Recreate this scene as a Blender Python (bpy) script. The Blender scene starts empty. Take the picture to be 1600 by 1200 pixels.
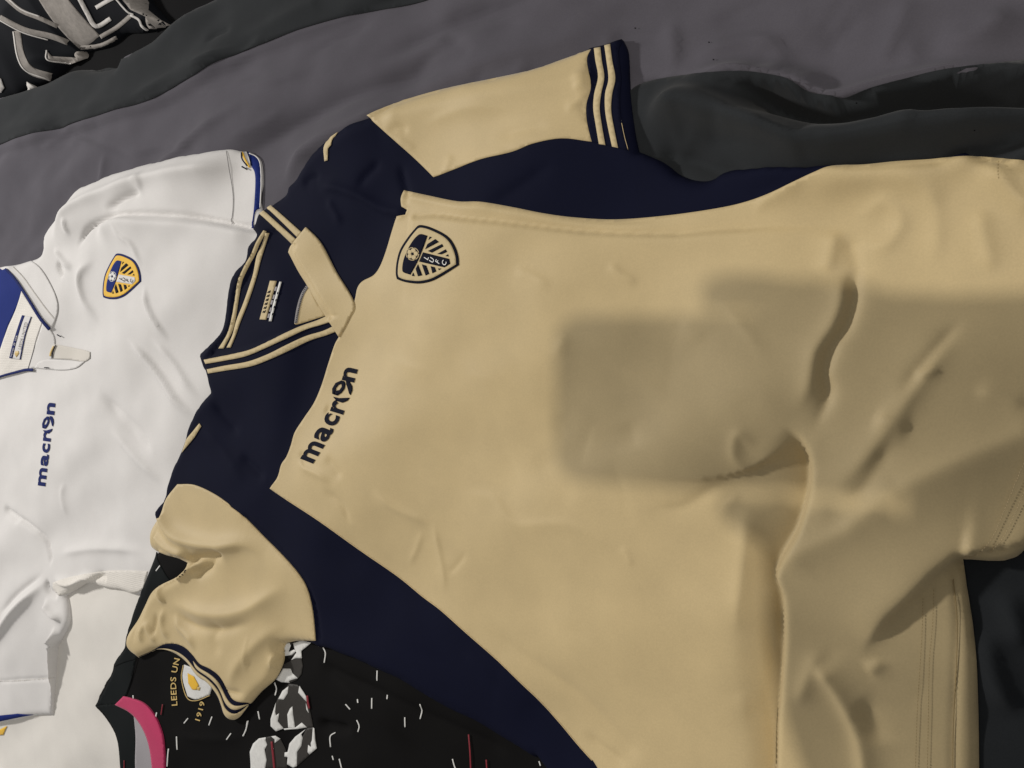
import bpy, bmesh, math, random
import numpy as np
from mathutils import Vector, Matrix
from mathutils.geometry import delaunay_2d_cdt

# ------------------------------------------------------------------ camera, light, exposure
scene = bpy.context.scene
COL = scene.collection
TH = math.radians(32.5)
CH = 0.70                      # camera height above the bed top (metres)
F = 1209.0                     # focal length in pixels of a 1600 px wide frame
ST, CT = math.sin(TH), math.cos(TH)

cam_d = bpy.data.cameras.new('camera')
cam_d.sensor_width = 36.0
cam_d.lens = 36.0 * F / 1600.0
cam_d.clip_start = 0.004
cam_d.clip_end = 60.0
cam = bpy.data.objects.new('camera', cam_d)
cam.location = (0, 0, CH)
cam.rotation_euler = (0, TH, 0)
COL.objects.link(cam)
scene.camera = cam

world = bpy.data.worlds.new('World')
scene.world = world
world.use_nodes = True
bg = world.node_tree.nodes['Background']
bg.inputs[0].default_value = (1.0, 0.98, 0.965, 1)
bg.inputs[1].default_value = 0.30

def room_lamp(name, loc, power, size, col):
    d = bpy.data.lights.new(name, 'POINT')
    d.energy = power; d.color = col; d.shadow_soft_size = size
    o = bpy.data.objects.new(name, d); o.location = loc
    COL.objects.link(o)
room_lamp('pendant_lamp', (0.316, -0.03, 1.34), 35.0, 0.011, (1.0, 0.93, 0.83))   # behind the photographer: throws the phone's shadow
room_lamp('wall_lamp', (-3.2, 0.9, 1.65), 290.0, 0.12, (1.0, 0.965, 0.925))         # beyond the pillow: throws the shadows of sleeves and hems

vs = scene.view_settings
vs.view_transform = 'Standard'
vs.look = 'None'
vs.exposure = 0.0
vs.gamma = 1.0
vs.use_curve_mapping = False

rng = np.random.default_rng(7)
random.seed(7)

# ------------------------------------------------------------------ materials
def lin(c):
    return tuple(((v / 255.0) / 12.92 if v / 255.0 <= 0.04045 else ((v / 255.0 + 0.055) / 1.055) ** 2.4) for v in c)

def fabric(name, col, rough=0.8, weave=900.0, bump=0.12, sheen=0.15, var=0.06, spec=0.25, mesh=False, dist=0.0004):
    m = bpy.data.materials.new(name)
    m.use_nodes = True
    nt = m.node_tree
    N, L = nt.nodes, nt.links
    b = N['Principled BSDF']
    tc = N.new('ShaderNodeTexCoord')
    n1 = N.new('ShaderNodeTexNoise'); n1.inputs['Scale'].default_value = 26.0; n1.inputs['Detail'].default_value = 5.0
    L.new(tc.outputs['Object'], n1.inputs['Vector'])
    n2 = N.new('ShaderNodeTexNoise'); n2.inputs['Scale'].default_value = weave; n2.inputs['Detail'].default_value = 2.0
    L.new(tc.outputs['Object'], n2.inputs['Vector'])
    ad = N.new('ShaderNodeMath'); ad.operation = 'ADD'
    L.new(n1.outputs['Fac'], ad.inputs[0]); L.new(n2.outputs['Fac'], ad.inputs[1])
    mr = N.new('ShaderNodeMapRange')
    mr.inputs['From Min'].default_value = 0.6; mr.inputs['From Max'].default_value = 1.4
    mr.inputs['To Min'].default_value = 1.0 - var; mr.inputs['To Max'].default_value = 1.0 + var
    L.new(ad.outputs[0], mr.inputs['Value'])
    mx = N.new('ShaderNodeVectorMath'); mx.operation = 'SCALE'
    mx.inputs[0].default_value = col[:3]
    L.new(mr.outputs['Result'], mx.inputs['Scale'])
    L.new(mx.outputs['Vector'], b.inputs['Base Color'])
    b.inputs['Roughness'].default_value = rough
    b.inputs['Specular IOR Level'].default_value = spec
    b.inputs['Sheen Weight'].default_value = sheen
    b.inputs['Sheen Roughness'].default_value = 0.5
    bp = N.new('ShaderNodeBump'); bp.inputs['Strength'].default_value = bump; bp.inputs['Distance'].default_value = dist
    if mesh:
        v = N.new('ShaderNodeTexVoronoi'); v.inputs['Scale'].default_value = 330.0
        v.inputs['Randomness'].default_value = 0.15
        L.new(tc.outputs['Object'], v.inputs['Vector'])
        L.new(v.outputs['Distance'], bp.inputs['Height'])
    else:
        L.new(n2.outputs['Fac'], bp.inputs['Height'])
    L.new(bp.outputs['Normal'], b.inputs['Normal'])
    return m

M = {}
M['gold'] = fabric('sand_polyester', (0.495, 0.388, 0.207), 0.62, 620, 0.16, 0.12, 0.075, 0.30)
M['gold_trim'] = fabric('sand_trim', (0.515, 0.415, 0.235), 0.75, 1100, 0.15, 0.1, 0.05)
M['navy'] = fabric('navy_polyester', (0.0030, 0.0040, 0.0150), 0.85, 1100, 0.10, 0.0, 0.10, 0.10)
M['navy_print'] = fabric('navy_print', (0.004, 0.005, 0.013), 0.8, 1100, 0.1, 0.0, 0.05, 0.10)
M['white'] = fabric('white_polyester', (0.615, 0.60, 0.585), 0.8, 620, 0.16, 0.1, 0.05)
M['white_mesh'] = fabric('white_mesh', (0.68, 0.65, 0.60), 0.8, 1100, 0.7, 0.1, 0.03, 0.25, True, 0.0012)
M['cream'] = fabric('cream_polyester', (0.655, 0.63, 0.585), 0.8, 620, 0.16, 0.1, 0.05)
M['royal'] = fabric('royal_blue_fabric', (0.011, 0.024, 0.150), 0.85, 1100, 0.12, 0.0, 0.08, 0.10)
M['royal_print'] = fabric('blue_print', (0.010, 0.018, 0.100), 0.8, 1100, 0.08, 0.0, 0.05, 0.10)
M['yellow'] = fabric('yellow_embroidery', (0.72, 0.43, 0.03), 0.7, 1500, 0.35, 0.1, 0.10)
M['black'] = fabric('black_polyester', (0.0038, 0.0035, 0.0035), 0.85, 1100, 0.10, 0.0, 0.12, 0.10)
M['blackteal'] = fabric('black_shoulder_fabric', (0.0055, 0.0075, 0.0080), 0.85, 1100, 0.10, 0.0, 0.12, 0.12)
M['pink'] = fabric('pink_ribbing', (0.44, 0.030, 0.105), 0.8, 900, 0.25, 0.1, 0.12)
M['greytape'] = fabric('grey_tape', (0.30, 0.285, 0.30), 0.8, 900, 0.2, 0.1, 0.05)
M['print_white'] = fabric('white_print', (0.64, 0.64, 0.62), 0.6, 300, 0.10, 0.0, 0.10)
M['print_grey'] = fabric('grey_print', (0.032, 0.029, 0.026), 0.6, 300, 0.10, 0.0, 0.15)
M['print_red'] = fabric('red_print', (0.20, 0.02, 0.03), 0.6, 300, 0.1, 0.0, 0.10)
M['goldthread'] = fabric('gold_thread', (0.55, 0.40, 0.15), 0.5, 1500, 0.4, 0.0, 0.15, 0.4)
M['duvet'] = fabric('grey_cotton', (0.082, 0.077, 0.091), 0.95, 700, 0.22, 0.05, 0.09, 0.12)
M['charcoal'] = fabric('charcoal_cotton', (0.0205, 0.0228, 0.0250), 0.95, 700, 0.22, 0.04, 0.12, 0.12)
M['sheet'] = fabric('black_cotton', (0.006, 0.006, 0.0065), 0.95, 700, 0.2, 0.0, 0.1, 0.08)
M['taupe'] = fabric('taupe_print', (0.235, 0.215, 0.195), 0.85, 160, 0.2, 0.05, 0.22)
M['palep'] = fabric('pale_print', (0.50, 0.48, 0.455), 0.85, 300, 0.2, 0.05, 0.12)
M['pillow'] = fabric('black_pillow_cotton', (0.0060, 0.0070, 0.0095), 0.9, 700, 0.2, 0.0, 0.12, 0.10)
M['thread'] = fabric('sand_thread', (0.33, 0.235, 0.105), 0.8, 900, 0.2, 0.0, 0.1)
M['lightthread'] = fabric('pale_thread', (0.62, 0.48, 0.27), 0.8, 900, 0.2, 0.0, 0.1)
M['greyline'] = fabric('grey_thread', (0.22, 0.21, 0.21), 0.8, 900, 0.2, 0.0, 0.1)
M['placketgrey'] = fabric('pale_grey_fabric', (0.56, 0.53, 0.48), 0.8, 620, 0.16, 0.1, 0.05)
M['skin'] = fabric('skin', (0.45, 0.26, 0.18), 0.55, 300, 0.1, 0.0, 0.05)
M['sweater'] = fabric('dark_sweater', (0.05, 0.05, 0.06), 0.9, 500, 0.3, 0.1, 0.1)
M['jeans'] = fabric('dark_jeans', (0.03, 0.04, 0.07), 0.9, 500, 0.3, 0.1, 0.1)
M['hair'] = fabric('brown_hair', (0.03, 0.02, 0.012), 0.6, 300, 0.5, 0.1, 0.2)
M['phonebody'] = fabric('phone_case', (0.015, 0.015, 0.017), 0.45, 300, 0.02, 0.0, 0.02, 0.5)
M['glass'] = fabric('lens_glass', (0.004, 0.004, 0.006), 0.08, 300, 0.0, 0.0, 0.0, 0.6)
M['floor'] = fabric('floor_carpet', (0.16, 0.14, 0.12), 0.95, 300, 0.5, 0.1, 0.15)

# ------------------------------------------------------------------ pixel -> place, height fields
def P(pts, z=0.0):
    p = np.asarray(pts, float)
    a = (p[:, 0] - 800.0) / F; b = (600.0 - p[:, 1]) / F
    t = (CH - z) / (a * ST + CT)
    return np.stack([t * (a * CT - ST), t * b], 1)

RES = 0.0025
X0, X1, Y0, Y1 = -1.95, 0.30, -1.0, 1.0
GX = np.arange(X0, X1, RES); GY = np.arange(Y0, Y1, RES)
NX, NY = len(GX), len(GY)
XX, YY = np.meshgrid(GX, GY)              # [iy, ix]

def sample(H, xy):
    fx = np.clip((xy[:, 0] - X0) / RES, 0, NX - 1.001); fy = np.clip((xy[:, 1] - Y0) / RES, 0, NY - 1.001)
    ix = fx.astype(int); iy = fy.astype(int); ux = fx - ix; uy = fy - iy
    return (H[iy, ix] * (1 - ux) * (1 - uy) + H[iy, ix + 1] * ux * (1 - uy) +
            H[iy + 1, ix] * (1 - ux) * uy + H[iy + 1, ix + 1] * ux * uy)

def surf(H, pts):
    """where the sight line of each pixel first meets the height field (used while laying things out)"""
    p = np.asarray(pts, float)
    a = (p[:, 0] - 800.0) / F; b = (600.0 - p[:, 1]) / F
    zs = np.linspace(0.16, -0.08, 260)
    out = np.zeros((len(p), 2)); done = np.zeros(len(p), bool); prev = None
    for z in zs:
        t = (CH - z) / (a * ST + CT)
        xy = np.stack([t * (a * CT - ST), t * b], 1)
        g = z - sample(H, xy)
        if prev is not None:
            hit = (~done) & (g <= 0)
            if hit.any():
                k = (prev[1] / np.maximum(prev[1] - g, 1e-9))[:, None]
                q = prev[0] + (xy - prev[0]) * np.clip(k, 0, 1)
                out[hit] = q[hit]; done |= hit
        prev = (xy, g)
    out[~done] = xy[~done]
    return out

_kx = np.fft.fftfreq(NX, RES); _ky = np.fft.fftfreq(NY, RES)
_K2 = _ky[:, None] ** 2 + _kx[None, :] ** 2
def blur(A, s):
    return np.fft.ifft2(np.fft.fft2(A) * np.exp(-2 * (math.pi * s) ** 2 * _K2)).real
def noise(s, amp, ang=None, ratio=1.0):
    w = rng.standard_normal((NY, NX))
    if ang is None:
        K = np.exp(-2 * (math.pi * s) ** 2 * _K2)
    else:
        ca, sa = math.cos(ang), math.sin(ang)
        u = _kx[None, :] * ca + _ky[:, None] * sa; v = -_kx[None, :] * sa + _ky[:, None] * ca
        K = np.exp(-2 * math.pi ** 2 * ((s * ratio * u) ** 2 + (s * v) ** 2))
    r = np.fft.ifft2(np.fft.fft2(w) * K).real
    return amp * r / r.std()

def catmull(run, n=6):
    run = np.asarray(run, float)
    if len(run) < 3: 
        return run
    q = np.vstack([2 * run[0] - run[1], run, 2 * run[-1] - run[-2]])
    out = []
    for i in range(1, len(q) - 2):
        p0, p1, p2, p3 = q[i - 1:i + 3]
        for k in range(n):
            t = k / n
            out.append(0.5 * (2 * p1 + (p2 - p0) * t + (2 * p0 - 5 * p1 + 4 * p2 - p3) * t * t + (3 * p1 - p0 - 3 * p2 + p3) * t ** 3))
    out.append(run[-1])
    return np.array(out)

def smooth_closed(pts, corner=48, n=6):
    p = np.asarray(pts, float); m = len(p)
    cor = []
    for i in range(m):
        a = p[i] - p[i - 1]; b = p[(i + 1) % m] - p[i]
        c = np.dot(a, b) / (np.linalg.norm(a) * np.linalg.norm(b) + 1e-12)
        if math.degrees(math.acos(max(-1, min(1, c)))) > corner: cor.append(i)
    if not cor:
        q = np.vstack([p[-3:], p, p[:3]]); r = catmull(q, n)
        return r[3 * n:3 * n + m * n]
    out = []
    for j, s in enumerate(cor):
        e = cor[(j + 1) % len(cor)]
        idx = [s]
        while True:
            idx.append((idx[-1] + 1) % m)
            if idx[-1] == e: break
        out.append(catmull(p[idx], n)[:-1])
    return np.vstack(out)

def resample(poly, sp, closed=True):
    q = np.vstack([poly, poly[:1]]) if closed else poly
    out = []
    for i in range(len(q) - 1):
        d = np.linalg.norm(q[i + 1] - q[i]); k = max(1, int(round(d / sp)))
        for j in range(k): out.append(q[i] + (q[i + 1] - q[i]) * j / k)
    if not closed: out.append(q[-1])
    out = np.array(out); keep = [0]
    for i in range(1, len(out)):
        if np.linalg.norm(out[i] - out[keep[-1]]) > sp * 0.45: keep.append(i)
    return out[keep]

def inside(poly, x, y):
    r = np.zeros(x.shape, bool); j = len(poly) - 1
    for i in range(len(poly)):
        xi, yi = poly[i]; xj, yj = poly[j]
        c = ((yi > y) != (yj > y))
        if c.any(): r ^= c & (x < (xj - xi) * (y - yi) / (yj - yi + 1e-15) + xi)
        j = i
    return r

def win(lo, hi, m):
    ix0 = max(0, int((lo[0] - m - X0) / RES)); ix1 = min(NX, int((hi[0] + m - X0) / RES) + 2)
    iy0 = max(0, int((lo[1] - m - Y0) / RES)); iy1 = min(NY, int((hi[1] + m - Y0) / RES) + 2)
    return slice(iy0, max(iy0, iy1)), slice(ix0, max(ix0, ix1))

def sdf(poly, band):
    D = np.full((NY, NX), band)
    for i in range(len(poly)):
        a, b = poly[i - 1], poly[i]
        w = win(np.minimum(a, b), np.maximum(a, b), band)
        x, y = XX[w], YY[w]
        if x.size == 0: continue
        e = b - a; l2 = e @ e + 1e-15
        t = np.clip(((x - a[0]) * e[0] + (y - a[1]) * e[1]) / l2, 0, 1)
        D[w] = np.minimum(D[w], np.hypot(x - a[0] - t * e[0], y - a[1] - t * e[1]))
    w = win(poly.min(0), poly.max(0), RES)
    I = np.zeros((NY, NX), bool); I[w] = inside(poly, XX[w], YY[w])
    return np.where(I, D, -D)

def edge(d, r):
    u = np.clip(d / r, 0, 1)
    return np.sqrt(np.maximum(0, 1 - (1 - u) ** 2))

def fold(H, pts, amp, wl, wr, t0=0.3, t1=0.3, z=0.01, sharp=False):
    """a ridge (amp>0) or groove along a line; wl / wr = reach on the left / right of its direction"""
    q = P(catmull(pts, 6), z)
    seg = np.linalg.norm(np.diff(q, axis=0), axis=1); S = np.concatenate([[0], np.cumsum(seg)]); Ltot = S[-1]
    R = 3.2 * max(wl, wr)
    w = win(q.min(0), q.max(0), R)
    x, y = XX[w], YY[w]
    if x.size == 0: return
    best = np.full(x.shape, 1e9); sd = np.zeros(x.shape); ss = np.zeros(x.shape)
    for i in range(len(q) - 1):
        a = q[i]; e = q[i + 1] - a; l2 = e @ e + 1e-15
        tr = ((x - a[0]) * e[0] + (y - a[1]) * e[1]) / l2
        t = np.clip(tr, 0, 1)
        d = np.hypot(x - a[0] - t * e[0], y - a[1] - t * e[1])
        cr = e[0] * (y - a[1]) - e[1] * (x - a[0])
        m = d < best
        best[m] = d[m]; sd[m] = np.sign(cr[m]); ss[m] = (S[i] + t[m] * seg[i])
    wd = np.where(sd >= 0, wl, wr)
    ep = 0.004 if sharp else 0.30
    pr = np.exp(-(np.sqrt((1.9 * best / wd) ** 2 + ep) - math.sqrt(ep)))
    u = ss / Ltot
    tp = np.ones_like(u)
    if t0 > 0: k = np.clip(u / t0, 0, 1); tp *= k * k * (3 - 2 * k)
    if t1 > 0: k = np.clip((1 - u) / t1, 0, 1); tp *= k * k * (3 - 2 * k)
    H[w] += amp * pr * tp

# ------------------------------------------------------------------ mesh builders
def thing(name, label, cat, loc, group=None):
    o = bpy.data.objects.new(name, None); COL.objects.link(o)
    o.location = loc; o.empty_display_size = 0.05
    o['label'] = label; o['category'] = cat
    if group: o['group'] = group
    return o

def link(name, me, mat, parent=None, kind=None):
    o = bpy.data.objects.new(name, me); COL.objects.link(o)
    if mat is not None: me.materials.append(mat)
    if parent is not None:
        o.parent = parent
        if parent.parent is None: o.matrix_parent_inverse = Matrix.Translation(-parent.location)
    if kind: o['kind'] = kind
    return o

def sheet_mesh(name, poly, H, off, sp, skirt=None, floorH=None):
    """fill a world-space outline with a fine triangle net lying on the height field; a skirt closes the edge"""
    per = float(np.sum(np.linalg.norm(np.diff(np.vstack([poly, poly[:1]]), axis=0), axis=1)))
    sp = min(sp, max(per / 14.0, 0.0004))
    b = resample(poly, sp)
    lo, hi = b.min(0), b.max(0)
    gy = np.arange(lo[1], hi[1], sp * 0.866)
    pts = []
    for r, yv in enumerate(gy):
        gx = np.arange(lo[0] + (sp / 2 if r % 2 else 0), hi[0], sp)
        pts.append(np.stack([gx, np.full_like(gx, yv)], 1))
    n = len(b)
    if pts:
        g = np.vstack(pts)
        g = g[inside(b, g[:, 0], g[:, 1])]
        if len(g):
            cell = {}
            for p in b: cell.setdefault((int(math.floor(p[0] / sp)), int(math.floor(p[1] / sp))), []).append(p)
            ok = np.ones(len(g), bool); lim = (0.6 * sp) ** 2
            ci = np.floor(g / sp).astype(int)
            for i in range(len(g)):
                cx, cy = ci[i]
                for dx in (-1, 0, 1):
                    for dy in (-1, 0, 1):
                        for p in cell.get((cx + dx, cy + dy), ()):
                            if (p[0] - g[i, 0]) ** 2 + (p[1] - g[i, 1]) ** 2 < lim: ok[i] = False
            g = g[ok]
            allp = np.vstack([b, g])
        else: allp = b
    else: allp = b
    vc = [Vector((float(p[0]), float(p[1]))) for p in allp]
    r = delaunay_2d_cdt(vc, [], [list(range(n))], 1, 1e-7)
    V = np.array([[v.x, v.y] for v in r[0]]); Fc = [list(f) for f in r[2]]
    Z = sample(H, V) + off
    verts = np.column_stack([V, Z]).tolist(); ntop = len(Fc)
    if skirt is not None or floorH is not None:
        cnt = {}
        for f in Fc:
            for i in range(len(f)):
                e = (f[i], f[(i + 1) % len(f)]); cnt[e] = cnt.get(e, 0) + 1
        low = {}
        def lower(i):
            if i not in low:
                x, y, z = verts[i]
                zz = z - skirt if floorH is None else min(z - 0.0004, float(sample(floorH, np.array([[x, y]]))[0]) - 0.0008)
                low[i] = len(verts); verts.append([x, y, zz])
            return low[i]
        for (a, c) in list(cnt):
            if (c, a) not in cnt:
                Fc.append([c, a, lower(a), lower(c)])
    me = bpy.data.meshes.new(name)
    me.from_pydata(verts, [], Fc)
    me.polygons.foreach_set('use_smooth', [i < ntop for i in range(len(me.polygons))])
    me.update()
    return me

def outset(px, d):
    p = np.asarray(px, float)
    area = 0.5 * np.sum(p[:, 0] * np.roll(p[:, 1], -1) - np.roll(p[:, 0], -1) * p[:, 1])
    t = np.roll(p, -1, 0) - np.roll(p, 1, 0)
    nrm = np.stack([t[:, 1], -t[:, 0]], 1); nrm /= np.linalg.norm(nrm, axis=1)[:, None] + 1e-12
    return p + nrm * d * (1 if area > 0 else -1)

def panel(name, px, H, off, mat, parent, sp=0.0035, skirt=0.0012, floorH=None, corner=48, n=5, out=0.0, kind=None, label=None):
    q = smooth_closed(px, corner, n)
    if out: q = outset(q, out)
    o = link(name, sheet_mesh(name, surf(H, q), H, off, sp, skirt, floorH), mat, parent, kind)
    if label: o['label'] = label
    return o

def ribbon(pts, w, n=5, w2=None):
    q = catmull(pts, n)
    t = np.gradient(q, axis=0); nr = np.stack([-t[:, 1], t[:, 0]], 1); nr /= np.linalg.norm(nr, axis=1)[:, None] + 1e-9
    ww = np.linspace(w, w if w2 is None else w2, len(q))[:, None] / 2
    return np.vstack([q + nr * ww, (q - nr * ww)[::-1]])

def decal(name, polys, H, off, mat, parent, sp=0.003, kind=None, skirt=0.0004, step=0.0):
    """flat printed / sewn shapes lying on the cloth: one object each (one joined object when kind is stuff)"""
    if kind is None and len(polys) > 1:
        return [decal(name, [px], H, off + step * i, mat, parent, sp, None, skirt) for i, px in enumerate(polys)][0]
    V, Fc, Sm = [], [], []
    for i, px in enumerate(polys):
        me = sheet_mesh('tmp', surf(H, np.asarray(px, float)), H, off + step * i, sp, skirt)
        b = len(V)
        V += [tuple(v.co) for v in me.vertices]
        Fc += [[b + k for k in p.vertices] for p in me.polygons]; Sm += [p.use_smooth for p in me.polygons]
        bpy.data.meshes.remove(me)
    me = bpy.data.meshes.new(name); me.from_pydata(V, [], Fc)
    me.polygons.foreach_set('use_smooth', Sm); me.update()
    return link(name, me, mat, parent, kind)

def glyphs(s, bold=0.0, spacing=1.0):
    c = bpy.data.curves.new('t', 'FONT'); c.body = s; c.size = 1.0; c.offset = bold; c.space_character = spacing
    c.resolution_u = 4
    o = bpy.data.objects.new('t', c); COL.objects.link(o)
    dg = bpy.context.evaluated_depsgraph_get()
    me = o.evaluated_get(dg).to_mesh()
    bm = bmesh.new(); bm.from_mesh(me)
    o.evaluated_get(dg).to_mesh_clear()
    bpy.data.objects.remove(o); bpy.data.curves.remove(c)
    bmesh.ops.triangulate(bm, faces=bm.faces[:])
    bmesh.ops.remove_doubles(bm, verts=bm.verts[:], dist=1e-5)
    for _ in range(2):
        es = [e for e in bm.edges if e.calc_length() > 0.22]
        if es: bmesh.ops.subdivide_edges(bm, edges=es, cuts=1)
        bmesh.ops.triangulate(bm, faces=bm.faces[:])
    V = np.array([v.co[:2] for v in bm.verts]); Fc = [[v.index for v in f.verts] for f in bm.faces]
    bm.free()
    return V, Fc

def text(name, s, H, off, mat, parent, fn, bold=0.0, spacing=1.0):
    V, Fc = glyphs(s, bold, spacing)
    xy = surf(H, fn(V)); z = sample(H, xy) + off
    me = bpy.data.meshes.new(name); me.from_pydata(np.column_stack([xy, z]).tolist(), [], Fc); me.update()
    return link(name, me, mat, parent)

def lay(T, outline_px, z, thick, r, drape, minoff=0.0015):
    """put a garment on what lies below: returns outline in metres, its height field, and its inside mask"""
    poly = resample(surf(T + 0.002, smooth_closed(outline_px)), 0.006)
    d = sdf(poly, max(r * 1.3, 0.03))
    base = blur(T, drape)
    return poly, d, base

def settle(G, T, d, minoff=0.0015):
    G = np.maximum(G, T + minoff)
    return G, np.where(d > 0, G, T)

def sink(H, px_list, depth, z=None, rim=0.006):
    """let the cloth underneath a sewn-on panel lie a little lower so that it never breaks through"""
    R = H.copy()
    for px in px_list:
        q = smooth_closed(px)
        w = resample(surf(H, q) if z is None else P(q, z), 0.006)
        dd = sdf(w, rim * 3)
        R -= depth * np.clip((dd - rim * 0.3) / rim, 0, 1)
    return R

def zoom(x0, y0, k):
    return lambda pts: [(x0 + a / k, y0 + b / k) for a, b in pts]

# ------------------------------------------------------------------ bed sheet, duvet, pillow
SHEET_Z = -0.045
T = np.full((NY, NX), SHEET_Z) + noise(0.03, 0.0008)
SH = T.copy()
box = np.array([[-1.93, -0.98], [0.20, -0.98], [0.20, 0.98], [-1.93, 0.98]])
o = link('bed_sheet', sheet_mesh('bed_sheet', box, SH, 0.0, 0.02, 0.25), M['sheet']); o['kind'] = 'structure'

z1 = zoom(0, 0, 3.81)
zr = zoom(960, 0, 2.5)
duv_px = z1([(-500, 1150), (-150, 850), (-60, 740), (0, 690), (60, 600), (200, 550), (350, 500), (520, 420), (640, 430), (800, 400), (840, 330), (960, 290), (1100, 200),
             (1200, 120), (1400, 0), (1900, -280), (2600, -500)]) + [(1000, -330), (1500, -330), (1760, -250), (1790, 700), (1790, 1600), (800, 1750), (200, 1800), (-60, 1900), (-220, 1200), (-180, 500)]
poly, d, base = lay(T, duv_px, -0.01, 0.045, 0.035, 0.01)
D = SHEET_Z + 0.045 * edge(d, 0.035) + noise(0.05, 0.0032) + noise(0.018, 0.0008) + (noise(0.012, 0.0008, 0.5, 5.0) + noise(0.022, 0.0022, 0.42, 5.0)) * np.clip(d / 0.02, 0, 1)
F_ = lambda p, a, *r, **k: fold(D, p, a * 1.5, *r, **k)
# the dark edge band slumps towards the sheet
F_([(-60, 262), (79, 212), (226, 166), (367, 95), (520, 30), (640, -30)], -0.006, 0.012, 0.05, 0, 0)
F_([(-40, 215), (79, 180), (226, 132), (330, 80), (480, 0)], 0.004, 0.02, 0.02, 0, 0)
# long soft folds of the grey side
for pts, am, wl, wr in [
    ([(20, 400), (150, 330), (300, 205), (430, 120)], 0.008, 0.02, 0.012),
    ([(330, 260), (460, 180), (600, 120), (760, 70)], -0.011, 0.02, 0.02),
    ([(430, 300), (470, 240), (560, 190), (640, 140)], 0.011, 0.016, 0.025),
    ([(560, 90), (660, 45), (760, 15), (860, -20)], -0.009, 0.018, 0.01),
    ([(600, 150), (740, 95), (860, 60), (960, 20)], 0.006, 0.03, 0.02),
    ([(1035, 20), (1048, 60), (1050, 110)], 0.004, 0.006, 0.02),
    ([(1420, -20), (1398, 40), (1382, 80), (1385, 110)], 0.006, 0.022, 0.006),
    ([(1428, 60), (1420, 90), (1430, 115)], 0.003, 0.012, 0.005),
    ([(1460, 62), (1510, 58), (1545, 40), (1570, 0)], 0.006, 0.008, 0.02),
    ([(1070, 85), (1130, 62), (1190, 55), (1235, 95)], 0.005, 0.006, 0.012),
    ([(1180, 100), (1240, 112), (1300, 135)], 0.008, 0.010, 0.010),
    ([(950, 40), (930, 70)], 0.002, 0.006, 0.006)]:
    F_(pts, am, wl, wr)
for k in range(60):                      # small creases
    cx, cy = random.uniform(0, 1600), random.uniform(0, 330)
    an = random.gauss(-0.35, 0.5); l = random.uniform(25, 90)
    p = [(cx - l * math.cos(an), cy - l * math.sin(an)), (cx, cy + random.uniform(-8, 8)), (cx + l * math.cos(an), cy + l * math.sin(an))]
    F_(p, random.choice((-1, 1)) * random.uniform(0.0012, 0.0034), random.uniform(0.003, 0.010), random.uniform(0.004, 0.014))
# the turned-up roll on the right: a fat lower roll, a deep crevice, an upper lip
F_([(985, 195), (1060, 170), (1150, 195), (1260, 232), (1400, 222), (1520, 208), (1660, 195)], 0.040, 0.032, 0.028, 0.16, 0)
F_([(1060, 118), (1152, 114), (1232, 132), (1300, 158), (1360, 148), (1440, 130), (1520, 125), (1660, 122)], 0.022, 0.012, 0.010, 0.2, 0)
F_([(1150, 134), (1190, 152), (1240, 170), (1300, 184), (1370, 175), (1440, 164), (1520, 162), (1660, 164)], -0.045, 0.013, 0.009, 0.15, 0)
F_([(1010, 238), (1070, 240), (1120, 262), (1180, 270)], -0.009, 0.012, 0.014, 0.2, 0.3)
F_([(1040, 150), (1110, 160), (1200, 205), (1290, 240)], 0.006, 0.008, 0.012)
F_([(1090, 215), (1180, 228), (1260, 248)], -0.006, 0.008, 0.010)
F_([(1330, 205), (1400, 212), (1500, 200), (1600, 190)], 0.005, 0.008, 0.012)
F_([(1150, 120), (1230, 138), (1290, 160)], 0.006, 0.006, 0.006)
F_([(1210, 190), (1250, 215), (1290, 225)], -0.006, 0.006, 0.01)
F_([(1380, 182), (1410, 195), (1450, 205)], 0.006, 0.01, 0.01)
F_([(1470, 262), (1530, 240), (1640, 212)], -0.02, 0.006, 0.006, 0.2, 0)
# the bare dark corner by the hems
F_([(1540, 980), (1555, 1060), (1590, 1130)], 0.006, 0.01, 0.015)
F_([(1570, 920), (1600, 1020)], 0.006, 0.012, 0.012)
D = np.maximum(D, SH + 0.001)
duv_poly = poly
duvet = thing('duvet', 'rumpled grey duvet with a charcoal underside turned up in a thick roll', 'duvet', (-0.7, 0.0, SHEET_Z))

# charcoal side of the cover, sewn on as its own cloth
band_px = z1([(-442, 1048), (-172, 788), (-82, 680), (-22, 630), (38, 540), (178, 490), (328, 440), (498, 360), (618, 370), (778, 340), (818, 270), (938, 230), (1078, 140), (1178, 60), (1378, -60), (1878, -340),
              (2700, -430), (2800, -90), (2440, 5), (2130, 75), (1830, 170), (1600, 262), (1400, 345), (1200, 450), (1000, 545), (860, 610), (560, 700), (300, 780), (120, 840), (0, 890), (-160, 980)])
def wpanel(name, px, H, z, off, mat, parent, sp, skirt=0.0012):
    return link(name, sheet_mesh(name, resample(P(smooth_closed(px), z), 0.006), H, off, sp, skirt), mat, parent)
wpanel('edge_band', band_px, D, -0.005, 0.0012, M['charcoal'], duvet, 0.005)['label'] = 'charcoal edge band of the duvet beside the pillow'
roll_px = zr([(30, 430), (60, 360), (130, 320), (300, 290), (480, 278), (600, 290), (680, 310), (760, 360), (850, 375), (900, 385), (1000, 345), (1130, 310), (1300, 270), (1600, 235), (1900, 200),
              (1950, 900), (1900, 3600), (1300, 3600), (1250, 2200), (1250, 900), (700, 850), (250, 800), (60, 640)])
lint = [[(x, y), (x + 2.2, y + .6), (x + 1.6, y + 2.0), (x - .4, y + 1.5)] for x, y in [(1108, 66), (1115, 93), (993, 44), (1522, 204), (1338, 161)]]
decal('lint', [np.array(l) for l in lint], D, 0.002, M['sheet'], duvet, 0.002)
T = np.where(d > 0, D, T)

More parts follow.
